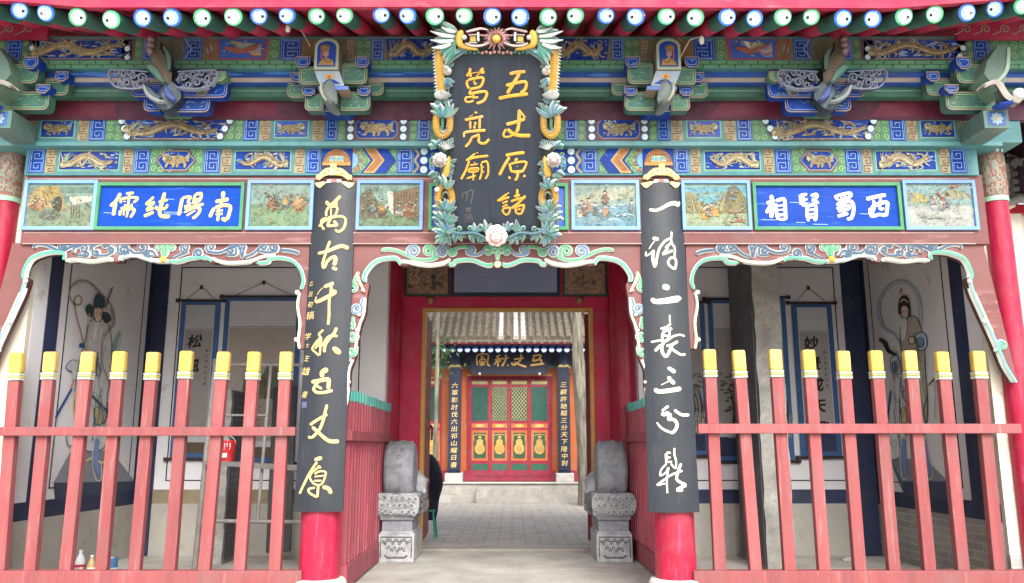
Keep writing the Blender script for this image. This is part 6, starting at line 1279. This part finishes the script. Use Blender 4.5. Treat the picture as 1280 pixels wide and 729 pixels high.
Eb = [(0, 1), (1, 2), (2, 3), (3, 4), (4, 5), (5, 6), (3, 7), (7, 8), (8, 9), (3, 10), (10, 11), (11, 12), (0, 13), (13, 14), (14, 15), (15, 16), (16, 17), (0, 18), (18, 19), (19, 20), (20, 21), (21, 22), (0, 23), (23, 24)]
skin('body', Vb, Eb, 0, COAT, pe)
Vh = [(x-.12, y, 1.22, .05), (x-.17, y, 1.31, .085, .075), (x-.18, y, 1.4, .095, .08), (x-.17, y, 1.47, .06), (x-.275, y, 1.34, .016), (x-.255, y, 1.27, .03)]
skin('head', Vh, [(0, 1), (1, 2), (2, 3), (1, 4), (1, 5)], 1, SKIN, pe)
skin('hair', [(x-.08, y, 1.3, .06), (x-.11, y, 1.4, .085), (x-.15, y, 1.48, .085), (x-.22, y, 1.49, .05)], [(0, 1), (1, 2), (2, 3)], 1, C('18161a', .6), pe)
for s in (-1, 1):
    hv = [(x-.22, y+s*.18, .72, .032), (x-.27, y+s*.17, .69, .036, .02)]; he = [(0, 1)]
    for k in range(4): i0 = len(hv); yy = y+s*(.17+(k-1.5)*.018); hv += [(x-.30, yy, .68, .01), (x-.335, yy, .655, .009), (x-.345, yy, .625, .008)]; he += [(1, i0), (i0, i0+1), (i0+1, i0+2)]
    i0 = len(hv); hv += [(x-.275, y+s*.135, .675, .011), (x-.305, y+s*.12, .655, .009)]; he += [(1, i0), (i0, i0+1)]
    skin('hand', hv, he, 0, SKIN, pe, 1)

# ================================================================== the hall across the courtyard
YH = 23.0
hall = thing('rear_hall', 'orange and red temple hall with four lattice doors seen through the open gate', 'temple hall', (0, YH, 0))
ORG = C('b36034', .6, .16, 2); HR = C('8c2238', .5, .18)
zf = zat(605, 22.2)
b = MB(); b.box(-7, 7, 22.2, 30, -.3, zf, stone('b0aca4', '8d8981', 3, .4)); b.box(-7.1, 7.1, 22.15, 22.35, zf, zf+.05, stone('c2beb6', 'a5a199', 3, .3)); struct_ = b.build('platform', hall, .015)
b = MB(); b.box(-6.5, 6.5, YH, YH+.2, zf, zat(440, YH)+.3, ORG); b.build('wall', hall)
ch = CvP(YH)
def door(u0, u1, lat):
    b = MB(); b.rect(ch, u0, 474, u1, 590, HR, .03, .03)
    c = ch; b.rect(c, u0+2, 476, u1-2, 481, C('6d7a5c'), .033); b.rect(c, u0+3, 477, u1-3, 480, C('b5a468'), .036)
    b.rect(c, u0+2, 484, u1-2, 526, C('1b4038'), .033)
    b.rect(c, u0+2, 529.5, u1-2, 535, ORG, .033); b.ell(c, (u0+u1)/2, 532.3, 6, 1.8, C('c9a65a'), .036)
    b.rect(c, u0+2, 538, u1-2, 576, ORG, .033); b.rect(c, u0+4.6, 541, u1-4.6, 573, C('2f4f38'), .036)
    b.rect(c, u0+2, 580, u1-2, 588, C('2f5a48'), .033)
    o = b.build('door', hall); b = MB(); uc = (u0+u1)/2; G3 = C('b8934a', .5, .15)
    b.ell(c, uc, 561, 6.4, 7, G3, .039, 0, 16); b.ell(c, uc, 553, 4.2, 4.4, G3, .040, 0, 14); b.dome(c, uc, 547, 2.3, G3, .039, .03)
    for q in (-1, 1): b.ribbon(c, [(uc+q*5, 543.5), (uc+q*7.5, 545), (uc+q*7.5, 551)], 1, G3, .040); b.ribbon(c, [(uc, 543), (uc+q*5, 544)], 1, G3, .040)
    b.ribbon(c, spiral(uc, 561, 4.4, 0, 1.6), .8, C('9a7a34'), .043); b.build('gilt_panel', o)
    b = MB(); lm = C('8f8a5e' if lat else '2f6256')
    n = 5 if lat else 6
    w_ = (u1-u0-4)
    for i in range(-9, n+10):
        for s in (-1, 1):
            x0_ = u0+2+w_*i/n; P = []
            for k in range(2): pass
            a = max(0, (u0+2-x0_)/s if s > 0 else 0); 
            pts = [(x0_+s*t_, 484+t_*1.25) for t_ in [q*33.6/40 for q in range(41)]]
            pts = [q for q in pts if u0+2 <= q[0] <= u1-2]
            if len(pts) > 1: b.ribbon(c, [pts[0], pts[-1]], .8 if lat else .55, lm, .036, 0, 0, rnd=False)
    b.build('lattice', o)
for (u0, u1, l) in ((587.5, 612, 0), (613, 636, 1), (637, 661, 1), (662, 686.5, 0)): door(u0, u1, l)
for (u0, u1) in ((528, 552), (722, 746)): door(u0, u1, 0)
b = MB(); b.rect(ch, 584, 470, 690, 474, HR, .05, .05); b.rect(ch, 584, 468, 690, 470.5, C('d98a45'), .06, .06); b.rect(ch, 584, 474, 587.5, 592, HR, .05, .05); b.rect(ch, 686.5, 474, 690, 592, HR, .05, .05); b.rect(ch, 580, 588, 694, 601, C('8f2b40'), .06, .06)
for k in range(9): b.ribbon(ch, curl([(592+k*11, 596), (597+k*11, 594)], 600+k*11, 596, 2.6, 1, .9), .8, C('6a1f30'), .064, .006)
b.rect(ch, 500, 588, 560, 601, C('8f2b40'), .055, .05); b.rect(ch, 714, 588, 770, 601, C('8f2b40'), .055, .05); b.build('door_surround', hall)
b = MB(); b.rect(ch, 480, 445, 800, 457, C('55606a', .7, .3, 3), .04, .05); b.rect(ch, 480, 429, 800, 445, C('6d6258', .7, .3, 3), .06, .08); b.rect(ch, 480, 457, 800, 461, C('7d8a8a'), .03, .05); b.build('painted_beam', hall)
for px in (568.5, 705):
    xx = xat(px, 530, YH-.25); b = MB(); b.tube([(xx, YH-.25, zf+.25), (xx, YH-.25, zat(435, YH))], .17, C('2c3b57', .5, .2), 20); o = b.build('column', hall)
    s = MB(); s.box(xx-.24, xx+.24, YH-.49, YH-.01, zf, zf+.27, stone('c2c1bd', 'a3a19b', 6, .3)); s.build('plinth', o, .02)
    s = MB(); cs = Loc((xx, YH-.43, zat(462, YH)))
    for q in (-1, 1): s.ribbon(cs, [(0, -.02), (q*.1, -.06), (q*.18, .02)], [.1, .08, .02], C('cfae5c'), .0, .02, .02); s.ribbon(cs, [(q*.02, .1), (q*.16, .08)], [.05, .03], C('cfae5c'), 0, .02, .02)
    s.build('gilt_head', o)
# roof
ye = 21.9; ze = zat(425.5, ye); b = MB(); TM = stone('8c8172', '4f483f', 12, 1.0, .9, 9); TW = stone('d6d4cf', 'b5b2ab', 9, .5, .9, 20); sr = Vector((0, cos(radians(31)), sin(radians(31)))); nT = 62
for i in range(nT):
    x = -6.2+12.4*i/(nT-1); mt = TW if any(abs(x-xat(uu, 428, ye)) < .07 for uu in (624.5, 632, 639.5, 647, 654.5)) else TM
    P = []; R_ = []
    for k in range(14):
        for q, rr in ((0, .078), (.93, .06)): P.append(Vector((x, ye, ze+.06))+sr*((k+q)*.36)); R_.append(rr)
    b.tube(P, R_, mt, 8, True, False)
b.hexa([(-6.3, ye, ze), (6.3, ye, ze), Vector((6.3, ye, ze))+sr*5.05, Vector((-6.3, ye, ze))+sr*5.05], [(-6.3, ye, ze-.05), (6.3, ye, ze-.05), Vector((6.3, ye, ze-.05))+sr*5.05, Vector((-6.3, ye, ze-.05))+sr*5.05], TM)
for i in range(nT-1):
    x = -6.2+12.4*(i+.5)/(nT-1); b.poly(Loc((x, ye-.01, ze+.02)), [(-.09, 0), (.09, 0), (.05, .07), (0, .12), (-.05, .07)], TM, 0, .03)
top = Vector((0, ye, ze))+sr*5.05; b.box(-6.3, 6.3, top.y-.2, top.y+.2, top.z-.1, top.z+.6, TM)
b.hexa([(-6.3, top.y, top.z), (6.3, top.y, top.z), (6.3, top.y+5, top.z-3), (-6.3, top.y+5, top.z-3)], [(-6.3, top.y, top.z-.1), (6.3, top.y, top.z-.1), (6.3, top.y+5, top.z-3.1), (-6.3, top.y+5, top.z-3.1)], TM); b.build('roof', hall)
b = MB(); b.box(-6.2, 6.2, ye+.04, ye+.1, ze-.1, ze-.0, HR); b.hexa([(-6.2, ye+.1, ze-.12), (6.2, ye+.1, ze-.12), (6.2, YH+.2, ze+.35), (-6.2, YH+.2, ze+.35)], [(-6.2, ye+.1, ze-.14), (6.2, ye+.1, ze-.14), (6.2, YH+.2, ze+.33), (-6.2, YH+.2, ze+.33)], C('28304f')); b.build('eave_board', hall)
for k in range(27):
    u = 508+k*9.55; q = PY(u, 437, ye+.16); b = MB(); b.tube([q, q+Vector((0, 1.0, .42))], .085, C('223a7a', .5, .15), 12); o = b.build('rafter', hall); d = MB(); cc2 = Loc(q); d.ell(cc2, 0, 0, .075, .075, C('9fb6e0'), .004, n=16); d.ell(cc2, .01, .0, .05, .05, C('d6e0f0'), .007); d.build('painted_end', o)
# its plaque and couplets
cp = CvP(YH-.34); t = thing('hall_plaque', 'black horizontal plaque with four gold characters above the lattice doors', 'plaque', tuple(cp.pt(637, 468)))
b = MB(); b.poly(cp, [(587, 437), (686, 437), (684, 468), (589, 468)], C('262c3c', .5, .1), 0, .06); b.build('board', t)
for k in ('hfeng', 'hqiu', 'hzhang', 'hwu'): b = MB(); brush(b, cp, k, C('d6a85c', .45, .08), off=.006, h=.006, th=0, f=1.15); b.build('character', t)
b = MB()
for u in (599.5, 674.5): b.dome(cp, u, 467.5, 1.9, C('d8c9b0'), .0, .05)
b.build('stud', t)
for (uc0, uc1, txt, lb) in ((569, 567, '六軍彰討伐六出祁山耀日書', 'tall black couplet board on the hall column left of the lattice doors'), (704, 706, '三顧許馳驅三分天下隆中對', 'tall black couplet board on the hall column right of the lattice doors')):
    cc = CvP(YH-.46); t = thing('hall_couplet', lb, 'couplet board', tuple(cc.pt(uc1, 588)), 'couplet boards on the rear hall columns')
    b = MB(); b.poly(cc, [(uc0-7, 459), (uc0+7, 459), (uc1+7.6, 588), (uc1-7.6, 588)], C('252d40', .5, .1), 0, .04); b.build('board', t)
    b = MB(); v0_, v1_ = (482, 581) if uc0 < 600 else (481, 579)
    for i, chh in enumerate(txt): f = i/(len(txt)-1); v = v0_+(v1_-v0_)*f; write(b, cc, chh, uc0+(uc1-uc0)*(v-459)/129, v, 8.2, C('dfc27a', .5, .06), .006, 1.05, .9)
    b.build('lettering', t)
b = MB(); q0 = PY(594.5, 624, 21.4); q1 = PY(678, 624, 21.4); b.box(q0.x, q1.x, 21.35, 22.1, -.02, zat(609, 21.4), stone('aaa69e', '86827a', 4, .5)); tag(b.build('step_stone', None, .03), 'long pale stone step in front of the rear hall platform', 'step')
b = MB(); b.box(-6, 6, 21.75, 22.2, -.05, .16, stone('b0aca4', '918d85', 3, .4)); tag(b.build('stone_kerb', None, .02), 'low grey stone kerb running along the foot of the hall platform', 'kerb')

# ================================================================== trees in the courtyard
BARK, n, p = nodes('bark'); o_ = mixc(n, ramp(n, noise(n, 5, 6, (3, 3, .35)), .35, .65), hexc('4a453b'), hexc('8f8a7b')); n.links.new(o_, p.inputs['Base Color']); p.inputs['Roughness'].default_value = .95; bumped(n, p, noise(n, 9, 6, (4, 4, .3)), 1.0, .03)
LEAF = [C(h, .6, .25) for h in ('2f4a26', '3d5c2c', '4a6b34')]
def tree(path, rad, label, cz, cr, seed):
    r = random.Random(seed); t = thing('tree', label, 'tree', tuple(path[0]), 'trees in the courtyard')
    b = MB(); P = [Vector(q) for q in path]; b.tube(P, rad, BARK, 14); top = P[-1]
    for k in range(7):
        a = r.uniform(0, 2*pi); e = top+Vector((cos(a)*cr*r.uniform(.5, .9), sin(a)*cr*r.uniform(.5, .9), r.uniform(.5, cr))); m_ = (top+e)/2+Vector((0, 0, .3)); b.tube([top-Vector((0, 0, .3)), m_, e], [rad[-1]*.6, rad[-1]*.35, .02], BARK, 8)
    b.build('trunk', t)
    b = MB(); ctr = top+Vector((0, 0, cz))
    cl_ = [(ctr+Vector((r.gauss(0, .5)*cr, r.gauss(0, .5)*cr, r.gauss(0, .38)*cr)), r.uniform(.3, .6)*cr*.6) for _ in range(34)]
    for q, rr in cl_:
        mt = r.choice(LEAF)
        for k in range(70):
            d = Vector((r.gauss(0, 1), r.gauss(0, 1), r.gauss(0, 1))).normalized()*rr*r.uniform(.4, 1); o = q+d; a = Vector((r.gauss(0, 1), r.gauss(0, 1), r.gauss(0, .5))).normalized()*.1; c_ = a.orthogonal().normalized()*.045
            b.add([o-a, o+c_, o+a, o-c_], [(0, 1, 2, 3)], mt)
    b.build('crown', t)
def tp(u, v, Y): return PY(u, v, Y)
A = [tp(737, 629, 20.6), tp(735, 600, 20.6), tp(733, 560, 20.6), tp(728, 505, 20.6), tp(722.5, 445, 20.6), tp(721, 388, 20.6), tp(716, 340, 20.6), tp(713, 300, 20.6)]
A[0].z = -.02
tree(A, [.3, .24, .23, .2, .15, .11, .1, .1], 'leaning pale barked tree in the courtyard behind the right door leaf', 1.6, 2.2, 2)
A = [tp(543, 626, 20.2), tp(544, 560, 20.2), tp(546, 500, 20.2), tp(547.5, 420, 20.2), tp(548, 340, 20.2)]
A[0].z = -.02
tree(A, [.08, .055, .05, .045, .04], 'thin pale trunked tree in the courtyard beside the left door leaf', 1.2, 1.6, 8)
# shrub behind the left leaf
b = MB(); r = random.Random(9); q = PY(544, 447, 21.5)
for k in range(260): o = q+Vector((r.gauss(0, .22), r.gauss(0, .2), r.gauss(0, .32))); a = Vector((r.gauss(0, 1), r.gauss(0, 1), r.gauss(0, 1))).normalized()*.07; c_ = a.orthogonal().normalized()*.035; b.add([o-a, o+c_, o+a, o-c_], [(0, 1, 2, 3)], r.choice(LEAF))
vn = thing('climbing_plant', 'small green climbing plant at the left end of the rear hall eave', 'plant', (q.x, q.y, 0)); b.build('leaves', vn); b = MB(); b.tube([(q.x-.05, q.y, -.02), (q.x+.03, q.y, 1.5), (q.x, q.y, q.z+.2)], [.03, .025, .01], BARK, 8); b.build('stem', vn)

# ================================================================== neighbouring building at the right edge
nb = thing('side_building', 'cream gatehouse corner with grey tiled eave and red post at the right edge', 'building', (5.9, 9.2, 0))
CRM = C('d6cfc0', .85, .08, 2, .15); YN = 9.4
b = MB(); b.box(xat(1249, 300, YN), 8.5, YN, YN+.4, 0, zat(262, YN), CRM); b.build('wall', nb)
b = MB(); cN = CvP(YN-.2)
for (u0, u1, v0, v1, th) in ((1250, 1266, 205, 224, .3), (1250, 1267, 223, 252, .26), (1250, 1263, 250, 262, .2)): b.rect(cN, u0, v0, u1, v1, CRM, .1, th)
b.build('corbel', nb, .01)
b = MB(); b.rect(CvP(YN-.1), 1255, 257, 1400, 268, C('a81f33'), .05, .1); b.rect(CvP(YN-.1), 1258, 268, 1275, 700, C('cfc8ba'), .03, .08); b.build('lintel', nb)
b = MB()
for k in range(10): q = PY(1270+k*9, 203+0*k, YN-.5); b.tube([q+Vector((0, 0, 0)), q+Vector((.1, 2, 1.1))], .05, TILE, 8)
for k in range(5): v = 208+k*9.5; q0 = PY(1264, v, YN-.35); q1 = PY(1420, v+2, YN-.35); b.tube([q0, q1], .04, TILE, 8)
q = PY(1264, 205, YN-.4); b.tube([q+Vector((-.04, 0, .12)), q+Vector((.05, 0, .05)), q+Vector((.3, 0, 0))], [.02, .05, .06], TILE, 8); q = PY(1268, 252, YN-.4); b.tube([q+Vector((-.08, 0, -.02)), q+Vector((.05, 0, .04)), q+Vector((.5, 0, .02))], [.03, .06, .07], TILE, 8)
b.build('eave_tiles', nb)
b = MB(); b.rect(CvP(YN+.3), 1274, 265, 1420, 700, C('3d5c52', .8, .3), 0, .1); b.build('green_panel', nb)
# small lamp bulb fittings under the eave
for px, py in ((360, 34), (877, 49)):
    q = PY(px, py, 7.2); t = thing('bulb_socket', 'small pale bulb socket on a wire under the eave, '+('left' if px < 600 else 'right')+' of the plaque', 'bulb socket', tuple(q)); b = MB(); b.lathe(q-Vector((0, 0, .05)), [(.012, 0), (.022, .01), (.024, .06), (.012, .08)], C('d6d2c4'), 12); b.build('socket', t)
    b = MB(); s = 1 if px < 600 else -1; b.tube([q+Vector((0, 0, .03)), q+Vector((s*.1, .05, .02)), q+Vector((s*.18, .15, -.12)), q+Vector((s*.1, .2, .05)), q+Vector((s*.15, .35, .2))], .004, C('b5b0a6'), 6); b.build('wire', t)
